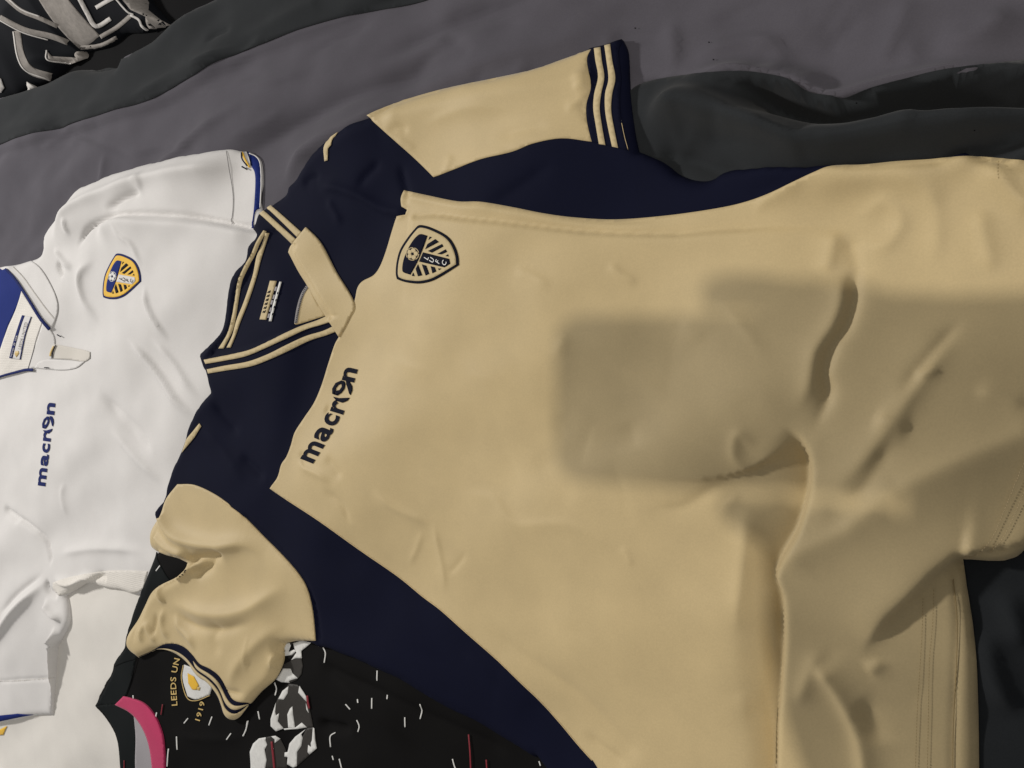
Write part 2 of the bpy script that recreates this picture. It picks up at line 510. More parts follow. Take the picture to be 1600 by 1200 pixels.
pil_px = z1([(-600, 900), (-250, 760), (0, 655), (30, 612), (110, 585), (250, 505), (345, 465), (430, 385), (525, 345), (530, 310), (640, 285), (690, 262), (765, 205), (880, 195), (1045, 158), (985, 100), (905, 0), (850, -200), (700, -420), (-300, -420)])
poly, d, base = lay(SH, pil_px, -0.02, 0.07, 0.10, 0.01)
B = SH + 0.004 + 0.085 * edge(d, 0.10) * np.clip(0.55 + d / 0.2, 0, 1) + noise(0.02, 0.0015) + noise(0.012, 0.001, 0.9, 4.0)
for pts, am, wl, wr in [([(60, 60), (110, 75), (140, 85)], -0.007, 0.01, 0.006), ([(150, 75), (190, 40), (215, 10)], 0.007, 0.006, 0.012), ([(20, 110), (60, 90), (110, 95)], 0.005, 0.01, 0.008)]:
    fold(B, pts, am, wl, wr, z=0.0)
pillow = thing('pillow', 'black pillow printed with taupe and white Greek key bands', 'pillow', (-1.65, 0.65, SHEET_Z))
link('pillowcase', sheet_mesh('pillowcase', poly, B, 0.0, 0.0035, floorH=SH), M['pillow'], pillow)
def zp(l): return np.array(z1(l))
tp = [zp([(215, -30), (390, -30), (600, 215), (560, 245), (470, 288), (390, 210), (320, 130)]),
      zp([(710, -20), (870, -20), (885, 60), (960, 120), (1030, 155), (890, 172), (868, 100), (780, 60)])]
tp += [ribbon(z1(p), w / 3.81) for p, w in [([(0, 105), (150, 180), (300, 215), (410, 255)], 34), ([(100, 185), (125, 330), (185, 420), (310, 462)], 48),
       ([(40, -10), (130, 65), (240, 110), (345, 158)], 26), ([(600, 222), (700, 162), (780, 95)], 26), ([(480, 286), (600, 272), (700, 225)], 24)]]
tp += [zp([(278, 300), (292, 362), (430, 382), (525, 348), (520, 310), (460, 308), (455, 345), (310, 335)])]
decal('taupe_print', tp, B, 0.0006, M['taupe'], pillow, 0.0035, step=0.00006, skirt=0.0002)
wp = [ribbon(z1(p), w / 3.81) for p, w in [([(470, -20), (520, 75), (575, 158), (662, 112)], 26), ([(575, 48), (640, 10), (700, -20)], 24), ([(40, -20), (130, 58), (240, 100)], 8),
      ([(0, 122), (140, 196), (290, 240)], 7), ([(84, 190), (108, 340), (160, 425), (290, 475)], 8), ([(780, 92), (830, 120), (850, 160), (885, 185)], 14), ([(282, 300), (290, 360), (430, 380)], 8),
      ([(690, -10), (760, 70), (800, 90)], 10)]]
wp += [zp([(-20, 455), (12, 470), (32, 525), (12, 555), (-20, 530)]), zp([(165, 488), (228, 520), (172, 545)]), zp([(-20, 618), (22, 632), (10, 660), (-20, 690)])]
decal('white_print', wp, B, 0.0013, M['palep'], pillow, 0.0035, step=0.00006, skirt=0.0002)

# ------------------------------------------------------------------ plain cream shirt underneath
zb = zoom(0, 780, 2.857)
cr_px = [(-260, 940), (-80, 860), (60, 850), (200, 860), (330, 880), (420, 980), (450, 1130), (430, 1330), (200, 1420), (-200, 1420), (-330, 1200)]
poly, d, base = lay(T, cr_px, 0.004, 0.006, 0.012, 0.012)
G = base + 0.006 * edge(d, 0.01) + noise(0.05, 0.0010) + noise(0.02, 0.0003)
CR, T = settle(G, T, d)
cream = thing('football_shirt', 'plain cream-white shirt lying beneath the white shirt sleeve and the black shirt', 'shirt', (-1.2, -0.55, 0.0))
link('body', sheet_mesh('body', poly, CR, 0.0, 0.005, floorH=D), M['cream'], cream)
decal('yellow_trim', [np.array([(-40, 1132), (-4, 1142), (12, 1134), (6, 1148), (-40, 1152)])], CR, 0.0012, M['yellow'], cream)

# ------------------------------------------------------------------ white shirt
z2 = zoom(0, 220, 3.81); z3 = zoom(0, 500, 3.81); zc = zoom(0, 400, 6.0)
wh_px = z2([(-260, 800), (-60, 770), (20, 756), (40, 750), (100, 740), (190, 715), (240, 690), (258, 650), (260, 590), (290, 530), (340, 460), (400, 380), (460, 295), (560, 250), (680, 200), (850, 150), (1000, 115), (1150, 85), (1350, 52),
            (1440, 65), (1475, 65), (1530, 95), (1555, 140), (1562, 250), (1556, 400)]) + [(440, 400), (470, 480), (470, 620), (430, 760), (360, 860), (260, 925), (214, 929)] + \
        zb([(600, 424), (540, 405), (480, 397), (400, 372), (300, 430), (310, 480), (312, 552), (280, 620), (258, 660), (250, 740), (246, 800), (236, 962), (150, 966), (70, 985), (-60, 1010), (-400, 1060)]) + [(-330, 900), (-300, 620)]
poly, d, base = lay(T, wh_px, 0.010, 0.010, 0.014, 0.012)
thick = 0.008
G = base + thick * edge(d, 0.012) + noise(0.04, 0.0010) + noise(0.016, 0.0004)
W_ = lambda p, a, *r, **k: fold(G, p, a * 1.7, *r, **k)
# the top sleeve: rounded shoulder, tucked under the chest
W_(z2([(300, 600), (400, 430), (560, 330), (850, 230), (1200, 170), (1400, 150)]), 0.010, 0.020, 0.022, 0.15, 0.15)
W_(z2([(440, 640), (520, 520), (640, 455), (760, 440), (1000, 442), (1200, 462), (1530, 525)]), -0.008, 0.004, 0.004, 0.1, 0.0)
W_(z2([(560, 560), (700, 480), (900, 490), (1250, 510), (1530, 560)]), 0.006, 0.008, 0.03, 0.1, 0.1)
W_(z2([(620, 410), (740, 345), (870, 290)]), -0.006, 0.005, 0.009)
W_(z2([(420, 460), (410, 520), (420, 560)]), 0.003, 0.006, 0.006)
W_(z2([(320, 710), (330, 760), (360, 800)]), -0.006, 0.006, 0.006)
W_(z2([(300, 640), (380, 730), (430, 760)]), 0.005, 0.006, 0.006)
W_(z2([(820, 200), (870, 240), (830, 330)]), 0.002, 0.006, 0.02)
W_(z2([(700, 480), (730, 560), (800, 620), (850, 760)]), 0.003, 0.005, 0.008)
W_(z2([(860, 850), (900, 980), (960, 1100), (1010, 1190)]), 0.004, 0.004, 0.010)
W_(z2([(560, 700), (470, 800), (480, 950), (560, 1080)]), 0.004, 0.008, 0.014)
# chest folds running to the gold collar
W_(z3([(760, 100), (850, 200), (960, 350), (1090, 500), (1180, 580)]), 0.006, 0.005, 0.014)
W_(z3([(560, 420), (680, 560), (800, 680), (920, 800)]), -0.006, 0.014, 0.016)
W_(z3([(900, 100), (1000, 220), (1120, 380), (1200, 470)]), 0.004, 0.006, 0.010)
W_(z3([(640, 640), (760, 760), (880, 880), (980, 980)]), 0.004, 0.010, 0.014)
W_(z3([(380, 960), (360, 1040), (380, 1180)]), 0.0015, 0.008, 0.008)
W_(z3([(0, 1120), (60, 1160), (110, 1200)]), -0.006, 0.006, 0.008)
# lower sleeve
W_(zb([(20, 60), (110, 110), (180, 180), (225, 300)]), -0.005, 0.006, 0.004, 0.2, 0.1)
W_(zb([(225, 350), (120, 470), (40, 580), (-60, 680)]), 0.008, 0.012, 0.012)
W_(zb([(200, 330), (100, 420), (20, 520)]), -0.004, 0.005, 0.008)
W_(zb([(215, 350), (225, 410), (270, 430)]), -0.008, 0.006, 0.005)
W_(zb([(215, 440), (240, 490), (300, 540)]), 0.008, 0.007, 0.006)
W_(zb([(270, 560), (255, 640), (245, 740), (242, 860), (236, 940)]), 0.010, 0.010, 0.005, 0.2, 0.0)
W_(zb([(10, 810), (120, 800), (240, 798)]), -0.0022, 0.002, 0.002, 0.05, 0.05)
W_(zb([(240, 350), (330, 380), (410, 350), (470, 370)]), 0.007, 0.008, 0.006)
W_(zb([(240, 250), (400, 220), (560, 220), (680, 240)]), 0.004, 0.010, 0.010)
W_(zb([(420, 360), (470, 340), (482, 375)]), -0.006, 0.005, 0.006)
# neck: the collar stands a little, the inside of the back neck lies lower
W_(zc([(-60, 130), (60, 110), (250, 350), (400, 600), (520, 720)]), 0.004, 0.012, 0.004, 0.0, 0.2)
WH, T2 = settle(G, T, d)
white = thing('football_shirt', 'white football shirt with yellow shield crest, blue lettering and blue collar trim', 'shirt', (-1.3, -0.05, 0.0))
link('body', sheet_mesh('body', poly, WH, 0.0, 0.004, floorH=T), M['white'], white)
Tw = T2
pw = lambda n, px, off, m, **k: panel(n, px, WH, off, M[m], white, **k)
# the dark-blue inside of the back collar and the pale neck lining
pw('collar_lining', zc([(-40, 200), (30, 130), (62, 118), (130, 195), (205, 300), (180, 420), (120, 560), (60, 700), (20, 880), (-40, 1030)]), 0.0005, 'royal', sp=0.003, skirt=0.0006)
pw('neck_lining', zc([(205, 330), (245, 395), (400, 630), (480, 695), (500, 800), (420, 960), (330, 1056), (270, 1062), (150, 1092), (0, 1142), (-60, 1150), (-20, 960), (60, 720), (130, 560), (180, 420)]), 0.0009, 'white_mesh', sp=0.003, skirt=0.0008)
pw('front_neck_facing', zc([(405, 628), (480, 695), (520, 800), (500, 960), (360, 1040), (268, 1060), (300, 930), (350, 800)]), 0.0012, 'white', sp=0.003, skirt=0.0008)
decal('neck_seam', [ribbon(zc([(400, 630), (352, 770), (318, 900), (270, 1062)]), 0.7)], WH, 0.0020, M['greyline'], white)
pw('collar', zc([(62, 112), (100, 108), (300, 45), (380, 110), (460, 230), (530, 380), (548, 500), (520, 610), (482, 692), (400, 600), (320, 480), (210, 310), (130, 195)]), 0.0016, 'white', sp=0.003, skirt=0.0009)
decal('collar_fold_line', [ribbon(zc([(135, 100), (230, 200), (330, 340), (440, 490), (522, 590)]), 0.8)], WH, 0.0033, M['placketgrey'], white)
decal('collar_piping', [ribbon(zc([(70, 122), (150, 205), (230, 320), (330, 480), (400, 590), (484, 690)]), 3.2, w2=5.2), ribbon(zc([(-30, 1148), (60, 1118), (160, 1092), (260, 1068), (330, 1068)]), 2.8, w2=4.6)], WH, 0.0038, M['royal_print'], white)
pw('placket', zc([(490, 840), (530, 830), (640, 850), (790, 880), (850, 900), (850, 960), (790, 990), (640, 970), (500, 965)]), 0.0013, 'placketgrey', sp=0.003, skirt=0.0004)
pw('placket_flap', zc([(330, 1050), (380, 990), (500, 968), (700, 985), (800, 990), (720, 1050), (600, 1070), (450, 1062)]), 0.0015, 'white', sp=0.003, skirt=0.0005)
decal('placket_piping', [ribbon(zc([(536, 836), (510, 900), (502, 956)]), 1.6)], WH, 0.0028, M['navy_print'], white)
decal('placket_yellow_edge', [ribbon(zc([(516, 846), (490, 900), (482, 940)]), 2.4)], WH, 0.0026, M['goldthread'], white)
decal('bar_tack', [ribbon(zc([(552, 738), (588, 758)]), 1.5), ribbon(zc([(432, 1046), (474, 1048)]), 1.4), ribbon(z2([(1450, 156), (1484, 174)]), 2.2)], WH, 0.0034, M['navy_print'], white)
lab = decal('neck_label', [np.array(zc([(222, 555), (306, 572), (196, 972), (98, 958)]))], WH, 0.0017, M['white'], white)
decal('label_bar', [np.array(zc([(218, 555), (243, 560), (126, 962), (97, 957)])), np.array(zc([(300, 568), (307, 572), (202, 972), (194, 970)]))], WH, 0.0021, M['royal_print'], lab)
decal('label_badge', [np.array(zc([(155, 895), (185, 890), (190, 915), (165, 950), (148, 920)]))], WH, 0.0023, M['goldthread'], lab)
def lin_map(zf, o, ux, uy, sc):
    o = np.array(zf([o])[0]); a = np.array(zf([ux])[0]) - np.array(zf([(0, 0)])[0]); b = np.array(zf([uy])[0]) - np.array(zf([(0, 0)])[0])
    return lambda V: o + sc * (V[:, :1] * a + V[:, 1:] * b)
text('label_lettering', 'LEEDS UNITED', WH, 0.0023, M['greyline'], lab, lin_map(zc, (207, 880), (0.245, -0.97), (-0.97, -0.245), 40), 0.0, 1.0)
text('label_lettering', 'macron  30  USA', WH, 0.0027, M['white'], lab, lin_map(zc, (122, 950), (0.28, -0.96), (-0.96, -0.28), 26), 0.0, 1.15)
# seams, mesh side panel, cuffs
pw('mesh_panel', zb([(238, 372), (300, 350), (400, 330), (480, 320), (560, 318), (660, 322), (640, 400), (600, 420), (540, 403), (480, 395), (400, 368), (320, 415), (265, 430), (240, 400)]), 0.0010, 'white_mesh', sp=0.003)
decal('sleeve_seam', [ribbon(z2([(1350, 60), (1365, 160), (1388, 300), (1390, 400), (1378, 500)]), 0.8)], WH, 0.0010, M['greyline'], white)
decal('cuff_stitching', [ribbon(zb([(i, 812 - 0.05 * i + 4 * math.sin(i / 50)), (i + 5, 812 - 0.05 * i)]), 0.7) for i in range(0, 240, 9)], WH, 0.0008, M['placketgrey'], white, kind='stuff')
pw('cuff_lining', z2([(1478, 66), (1500, 80), (1530, 98), (1553, 140), (1560, 250), (1552, 400), (1520, 425), (1508, 520), (1500, 520), (1516, 400), (1524, 260), (1520, 190), (1500, 150), (1485, 100)]), 0.0012, 'royal', sp=0.003)
decal('cuff_rim', [ribbon(z2([(1490, 76), (1532, 96), (1556, 140), (1562, 250), (1555, 400)]), 1.6)], WH, 0.0022, M['white'], white)
decal('cuff_yellow_edge', [ribbon(z2([(1446, 68), (1462, 110), (1490, 160)]), 3.2, w2=2.6), ], WH, 0.0016, M['yellow'], white)
decal('cuff_piping', [ribbon(z2([(1444, 70), (1448, 110), (1478, 152)]), 1.8), ribbon(z2([(1478, 66), (1494, 110), (1502, 150)]), 1.4)], WH, 0.0022, M['navy_print'], white)
decal('cuff_band', [np.array(zb([(-40, 982), (0, 965), (80, 957), (152, 962), (80, 975), (0, 992), (-40, 1002)]))], WH, 0.0010, M['royal'], white)

# ------------------------------------------------------------------ crest shapes (drawn once on a 1600 x 1200 sketch, then fitted)
CREST = dict(
    outer=[(640, 140), (760, 150), (900, 200), (1080, 290), (1200, 390), (1290, 540), (1340, 700), (1350, 850), (1150, 980), (1000, 1070), (850, 1140), (650, 1180), (450, 1165), (330, 1135), (245, 1100), (225, 1000), (240, 800), (300, 580), (430, 370), (560, 210)],
    inner=[(655, 188), (760, 198), (890, 245), (1060, 330), (1170, 425), (1250, 560), (1296, 710), (1305, 840), (1130, 945), (985, 1030), (840, 1098), (650, 1135), (460, 1122), (350, 1097), (284, 1066), (268, 990), (284, 800), (342, 598), (465, 398), (585, 245)],
    left=[(680, 300), (802, 330), (720, 560), (620, 800), (495, 1025), (380, 985), (352, 930), (370, 780), (430, 610), (520, 450), (600, 350)],
    stripes=[[(840, 345), (880, 355), (818, 405)], [(940, 390), (1005, 440), (760, 570), (800, 480)], [(1060, 478), (1085, 520), (880, 632), (808, 602)], [(1125, 572), (1150, 618), (1050, 662), (975, 655)], [(1165, 660), (1180, 700), (1122, 692)],
             [(545, 985), (572, 1050), (522, 1045)], [(632, 838), (708, 1035), (632, 1052), (590, 920)], [(700, 838), (780, 862), (832, 1010), (768, 1038)], [(858, 872), (930, 890), (958, 965), (890, 1000)], [(990, 912), (1050, 915), (1005, 945)]],
    band=[(722, 625), (1190, 742), (1205, 830), (1105, 895), (650, 790)],
    scripts=[[(735, 690), (752, 668), (770, 690), (748, 712)], [(758, 700), (800, 716), (835, 690)], [(800, 716), (770, 770), (800, 792)],
             [(832, 775), (862, 752), (866, 806)], [(866, 806), (935, 738)], [(884, 812), (905, 806), (925, 770)],
             [(950, 812), (1005, 742)], [(962, 762), (1040, 790)], [(985, 838), (1032, 800), (1045, 830)],
             [(1118, 766), (1082, 782), (1072, 822), (1098, 852), (1138, 842), (1158, 806)]])
def fit(dst):
    A = np.array([[640, 140, 1], [1350, 850, 1], [245, 1100, 1]], float)
    Mx = np.linalg.solve(A, np.array(dst, float))
    return lambda pts: np.column_stack([np.asarray(pts, float), np.ones(len(pts))]) @ Mx
def crest(H, off, parent, fn, border, field, left, stripe, band, script, rose):
    c = decal('crest', [fn(smooth_closed(CREST['outer']))], H, off, M[border], parent, 0.0025, skirt=0.0015)
    decal('crest_field', [fn(smooth_closed(CREST['inner']))], H, off + 0.0006, M[field], c, 0.0025)
    decal('crest_head', [fn(smooth_closed(CREST['left']))], H, off + 0.0011, M[left], c, 0.0025)
    decal('crest_stripes', [fn(p) for p in CREST['stripes']], H, off + 0.0011, M[stripe], c, 0.0025)
    if band: decal('crest_band', [fn(CREST['band'])], H, off + 0.0011, M[band], c, 0.0025)
    ri, upv = np.array([0.36, -0.93]), np.array([-0.93, -0.36])
    for ch, cx, cy in (('L', 790, 722), ('U', 885, 765), ('F', 990, 792), ('C', 1105, 815)):
        V, Fc = glyphs(ch, 0.012)
        V = V - 0.5 * (V.min(0) + V.max(0)); V[:, 0] += 0.22 * V[:, 1]
        xy = surf(H, fn(np.array([cx, cy]) + 118 * (V[:, :1] * ri + V[:, 1:] * upv)))
        me = bpy.data.meshes.new('letter'); me.from_pydata(np.column_stack([xy, sample(H, xy) + off + 0.0018]).tolist(), [], Fc); me.update()
        link('letter', me, M[script], c)
    pet = []
    for k in range(5):
        a = -math.pi / 2 + k * 2 * math.pi / 5 + 0.25
        cx, cy = 540 + 64 * math.cos(a), 655 + 64 * math.sin(a)
        pet.append(fn([(cx + 43 * math.cos(a + t) * (1.0 if abs(t) > 1 else 0.85), cy + 43 * math.sin(a + t)) for t in np.linspace(-math.pi, math.pi, 11)[:-1]]))
    decal('crest_rose', pet, H, off + 0.0016, M[rose], c, 0.0025)
    ring = [fn(ribbon([(540 + 112 * math.cos(t), 655 + 112 * math.sin(t)) for t in np.linspace(a0, a0 + 1.05, 5)], 12, 3)) for a0 in np.arange(0, 2 * math.pi, 2 * math.pi / 5)]
    decal('crest_rose_ring', ring, H, off + 0.0016, M[rose], c, 0.0025)
    decal('crest_rose_heart', [fn([(540 + 22 * math.cos(t), 655 + 22 * math.sin(t)) for t in np.linspace(0, 2 * math.pi, 10)[:-1]])], H, off + 0.0019, M[border], c, 0.0025)
zwc = zoom(140, 380, 12.0)
crest(WH, 0.0008, white, fit(zwc([(510, 200), (970, 715), (265, 1015)])), 'royal_print', 'yellow', 'royal', 'navy_print', 'white', 'navy_print', 'print_white')

# maker's lettering: five letters of type and a ball-shaped o
def macron(H, off, mat, parent, base, up, parentname='chest_lettering'):
    """base: start and end of each letter's foot on the baseline, up: x-height vector of each letter"""
    root = None
    for i, ch in enumerate('macron'):
        A = np.array(base[2 * i], float); En = np.array(base[2 * i + 1], float); Bv = En - A; U0 = U1 = np.array(up[i], float)
        if ch == 'o':
            Pm = [[(712, 385), (712, 350), (735, 310), (775, 289), (795, 293), (803, 312), (797, 345), (775, 375), (748, 395), (730, 392), (738, 362), (762, 356), (778, 332), (776, 312), (755, 322), (738, 345), (736, 362), (728, 391)],
                  [(806, 289), (832, 294), (850, 322), (851, 350), (838, 384), (828, 374), (820, 345), (810, 315)], [(718, 405), (760, 411), (800, 406), (832, 402), (818, 424), (782, 441), (742, 432)]]
            Mo = np.linalg.solve(np.array([[834, 420, 1], [868, 296, 1], [728, 398, 1]], float), np.array([A, En, A + U0 * 1.05]))
            cen = np.array([781.0, 365.0])
            polys = [np.column_stack([cen + 1.12 * (np.array(pt, float) - cen), np.ones(len(pt))]) @ Mo for pt in Pm]
            decal('letter', polys, H, off, mat, root, 0.0025, step=0.00005)
            continue
        V, Fc = glyphs(ch, 0.030)
        lo, hi = V.min(0), V.max(0)
        q = (V - lo) / (hi - lo)
        fn = A + q[:, :1] * Bv + q[:, 1:] * (U0 + (U1 - U0) * q[:, :1])
        xy = surf(H, fn)
        me = bpy.data.meshes.new('letter'); me.from_pydata(np.column_stack([xy, sample(H, xy) + off]).tolist(), [], Fc); me.update()
        if root is None:
            root = thing(parentname, '', '', (0, 0, 0)); del root['label']; del root['category']; root.parent = parent
            root.matrix_parent_inverse = Matrix.Translation(-parent.location)
        ob = bpy.data.objects.new('letter', me); me.materials.append(mat); COL.objects.link(ob); ob.parent = root
macron(WH, 0.0010, M['royal_print'], white,
       z3([(272, 990), (284, 884), (285, 872), (296, 802), (296, 794), (302, 738), (303, 725), (309, 670), (314, 655), (325, 578), (325, 566), (332, 496)]),
       [(-11.8, -1.6), (-11.5, -2), (-11.6, -1.8), (-12, -1.8), (-12, -1.9), (-12, -1.5), (-12.5, -1.2)])
T = Tw
#@@BLACK
# ------------------------------------------------------------------ black shirt
z4 = zoom(150, 840, 4.0); z5 = zoom(150, 980, 4.0); zg = zoom(380, 980, 5.4556); zn = zoom(500, 900, 3.478)
bl_px = zb([(760, 160), (710, 236), (690, 268), (650, 370), (600, 500), (575, 600), (566, 660), (520, 720), (510, 760), (470, 850), (428, 920), (470, 960), (510, 1020), (530, 1080), (540, 1200)]) + \
        [(200, 1290), (330, 1420), (700, 1500), (930, 1420), (890, 1260), (840, 1120), (700, 980), (560, 900), (420, 850)]
poly, d, base = lay(T, bl_px, 0.012, 0.007, 0.010, 0.010)
G = base + 0.007 * edge(d, 0.010) + noise(0.03, 0.0010) + noise(0.014, 0.0004)
K_ = lambda *a, **k: fold(G, *a, **k)
K_(zn([(-40, 470), (120, 560), (330, 640), (560, 760), (800, 880), (1000, 1000)]), -0.006, 0.010, 0.014, 0.1, 0.1)
K_(zn([(-60, 820), (60, 850), (160, 840)]), -0.006, 0.004, 0.008)
K_(zn([(0, 520), (200, 680), (420, 860), (520, 960)]), 0.005, 0.012, 0.016)
K_(zg([(560, 830), (700, 850), (900, 880)]), -0.007, 0.005, 0.006)
K_(z5([(480, 640), (600, 690), (800, 700), (950, 680)]), 0.003, 0.01, 0.01)
K_(zb([(500, 780), (470, 850), (440, 900)]), 0.004, 0.006, 0.01)
BK, T2 = settle(G, T, d)
black = thing('football_shirt', 'black football shirt with pink collar and black-and-white painted lettering under the sand sleeve', 'shirt', (-1.0, -0.5, 0.0))
link('body', sheet_mesh('body', poly, BK, 0.0, 0.004, floorH=T), M['black'], black)
pk = lambda n, px, off, m, **k: panel(n, px, BK, off, M[m], black, **k)
pk('shoulder', zb([(700, 235), (690, 270), (650, 370), (600, 500), (575, 600), (568, 660), (520, 720), (512, 760), (470, 850), (430, 920), (520, 915), (562, 882), (590, 800), (615, 700), (700, 600), (800, 400)]), 0.0008, 'blackteal')
pk('collar_lining', zb([(432, 922), (520, 914), (590, 958), (608, 1000), (606, 1100), (612, 1200), (615, 1300), (545, 1300), (538, 1195), (528, 1080), (508, 1020), (470, 960)]), 0.0008, 'blackteal')
pk('neck_tape', zb([(600, 965), (645, 1020), (675, 1100), (690, 1200), (690, 1300), (612, 1300), (606, 1180), (608, 1060)]), 0.0012, 'greytape')
pk('collar_ribbing', zb([(556, 878), (640, 906), (692, 960), (727, 1040), (738, 1120), (740, 1200), (740, 1300), (690, 1300), (684, 1200), (670, 1100), (640, 1020), (590, 955), (518, 916)]), 0.0022, 'pink', skirt=0.003)['label'] = 'pink ribbed collar'
pk('crest', zb([(824, 738), (818, 800), (840, 880), (880, 893), (938, 872), (960, 800), (880, 760)]), 0.0010, 'print_white', sp=0.0025)
decal('crest_border', [ribbon(zb([(822, 740), (814, 800), (838, 884), (880, 898), (942, 874)]), 1.2)], BK, 0.0016, M['goldthread'], black, 0.0025)
decal('crest_rose', [np.array(zb([(842, 775), (870, 790), (892, 830), (880, 850), (862, 848), (845, 820)]))], BK, 0.0018, M['yellow'], black, 0.0025)
decal('crest_rose', [np.array(zb([(884, 836), (898, 838), (894, 852), (884, 850)]))], BK, 0.0018, M['goldthread'], black, 0.0025)
def arc_text(name, s, zf, pts, size, H, off, mat, parent, bold=0.0, spacing=1.0, flip=1):
    q = catmull(np.array(zf(pts)), 12); S = np.concatenate([[0], np.cumsum(np.linalg.norm(np.diff(q, axis=0), axis=1))])
    V, Fc = glyphs(s, bold, spacing); wmax = V[:, 0].max()
    u = V[:, 0] / wmax * S[-1]
    px = np.interp(u, S, q[:, 0]); py = np.interp(u, S, q[:, 1])
    tx = np.interp(u, S, np.gradient(q[:, 0])); ty = np.interp(u, S, np.gradient(q[:, 1])); l = np.hypot(tx, ty)
    fn = np.column_stack([px + V[:, 1] * size * ty / l * flip, py - V[:, 1] * size * tx / l * flip])
    xy = surf(H, fn)
    me = bpy.data.meshes.new(name); me.from_pydata(np.column_stack([xy, sample(H, xy) + off]).tolist(), [], Fc); me.update()
    return link(name, me, mat, parent)
arc_text('crest_lettering', 'LEEDS UN', zb, [(795, 922), (790, 850), (790, 790), (806, 712)], 12.5, BK, 0.0012, M['goldthread'], black, 0.012, 1.1)
arc_text('crest_lettering', '1919', zb, [(892, 998), (905, 955), (918, 905)], 11.0, BK, 0.0012, M['goldthread'], black, 0.012, 1.1)
gp = [[(348, 140), (500, 110), (590, 125), (500, 200), (500, 262), (512, 330), (500, 400), (460, 450), (400, 475), (330, 470), (285, 445), (330, 370)],
      [(395, 480), (470, 490), (545, 600), (600, 850), (545, 860), (350, 860), (285, 885), (240, 830), (250, 740), (300, 600)],
      [(200, 935), (260, 922), (320, 950), (365, 1040), (380, 1200), (200, 1200), (195, 1040)],
      [(545, 860), (605, 850), (635, 1030), (465, 1180), (455, 1200), (430, 1200), (470, 1060), (510, 930)]]
decal('painted_letter', [np.array(zg(p)) for p in gp], BK, 0.0008, M['print_grey'], black, 0.003)
wpn = [[(350, 140), (400, 132), (415, 165), (395, 205), (440, 188), (460, 200), (420, 235), (352, 245)], [(430, 135), (500, 112), (590, 125), (545, 165), (500, 200), (505, 262), (455, 262), (415, 278), (460, 215), (445, 185)],
       [(345, 350), (410, 352), (425, 390), (470, 432), (395, 455), (400, 472), (330, 466), (285, 443), (320, 390)],
       [(392, 500), (385, 560), (350, 615), (305, 610), (340, 540)], [(485, 497), (520, 550), (550, 600), (545, 632), (475, 555)],
       [(285, 640), (278, 720), (285, 750), (312, 730), (300, 800), (350, 860), (285, 885), (240, 840), (240, 780), (262, 710)],
       [(425, 672), (430, 740), (448, 862), (390, 855), (382, 740), (405, 690)], [(505, 810), (548, 850), (470, 865), (360, 874), (350, 862), (450, 852)],
       [(200, 935), (195, 960), (210, 1000), (188, 1040), (205, 1130), (190, 1215), (70, 1215), (62, 1060), (90, 990), (140, 945)],
       [(245, 928), (280, 922), (322, 948), (275, 985), (275, 955)], [(540, 865), (500, 910), (512, 940), (500, 1010), (465, 1060), (462, 1180), (430, 1195), (380, 1165), (385, 1105), (358, 1100), (360, 1065), (385, 1060), (400, 990), (450, 930)],
       [(600, 852), (612, 860), (618, 960), (632, 1030), (570, 1082), (555, 1060), (560, 1000), (585, 1020), (582, 985), (592, 960)], [(540, 645), (552, 680), (565, 730), (545, 700)]]
decal('white_paint', [np.array(zg(p)) for p in wpn], BK, 0.0013, M['print_white'], black, 0.003)
decal('dark_paint', [np.array(zg(p)) for p in [[(425, 135), (443, 180), (395, 208), (412, 160)], [(358, 245), (440, 240), (400, 290), (360, 310)]]], BK, 0.0017, M['black'], black, 0.003)
decal('red_stroke', [ribbon(zg(p), 3.0) for p in [[(250, 970), (262, 1080), (275, 1215)], [(552, 580), (560, 640), (570, 690)]]] +
      [ribbon(zn(p), 2.0) for p in [[(812, 858), (820, 960), (825, 1080)], [(908, 995), (913, 1080)]]] + [ribbon(z5(p), 1.4) for p in [[(422, 480), (412, 545)], [(182, 830), (180, 900)]]], BK, 0.0018, M['print_red'], black, 0.003)
dsh = [(zb, [(716, 296), (698, 320)]), (z5, [(234, 425), (236, 445)]), (z5, [(382, 532), (370, 585)]), (z5, [(578, 568), (552, 600)]), (z5, [(728, 558), (708, 612)]), (z5, [(846, 662), (818, 702)]), (z5, [(948, 585), (940, 640), (920, 680)]),
       (z5, [(506, 682), (510, 765)]), (z5, [(456, 758), (447, 870)]), (z5, [(1016, 525), (1025, 575)]), (z5, [(1118, 345), (1130, 385), (1122, 425)]), (zg, [(682, 168), (704, 220), (694, 302)]), (zg, [(876, 655), (914, 700)]), (zg, [(130, 715), (142, 780)]), (zg, [(45, 795), (30, 860), (5, 925)]),
       (zg, [(790, 895), (745, 930), (748, 1020)]), (zg, [(762, 1095), (772, 1130)]), (zg, [(822, 1120), (842, 1200)]), (zn, [(313, 513), (312, 568)]), (zn, [(368, 645), (366, 668)]), (zn, [(284, 662), (283, 720)]), (zn, [(206, 668), (208, 688)]), (zn, [(142, 697), (166, 724)]),
       (zn, [(545, 695), (546, 776)]), (zn, [(463, 767), (464, 820)]), (zn, [(202, 782), (215, 815), (208, 846)]), (zn, [(722, 993), (732, 1030), (745, 1060)]), (zn, [(1192, 1005), (1200, 1030)]), (zn, [(1240, 1022), (1248, 1050)])]
decal('white_dash', [ribbon(f(p), 1.7) for f, p in dsh], BK, 0.0009, M['print_white'], black, 0.003)
decal('shoulder_seam', [ribbon(zb([(615, 705), (590, 800), (565, 870)]), 0.7), ribbon(zb([(515, 745), (560, 725), (610, 712)]), 0.6)], BK, 0.0016, M['sheet'], black)
T = T2

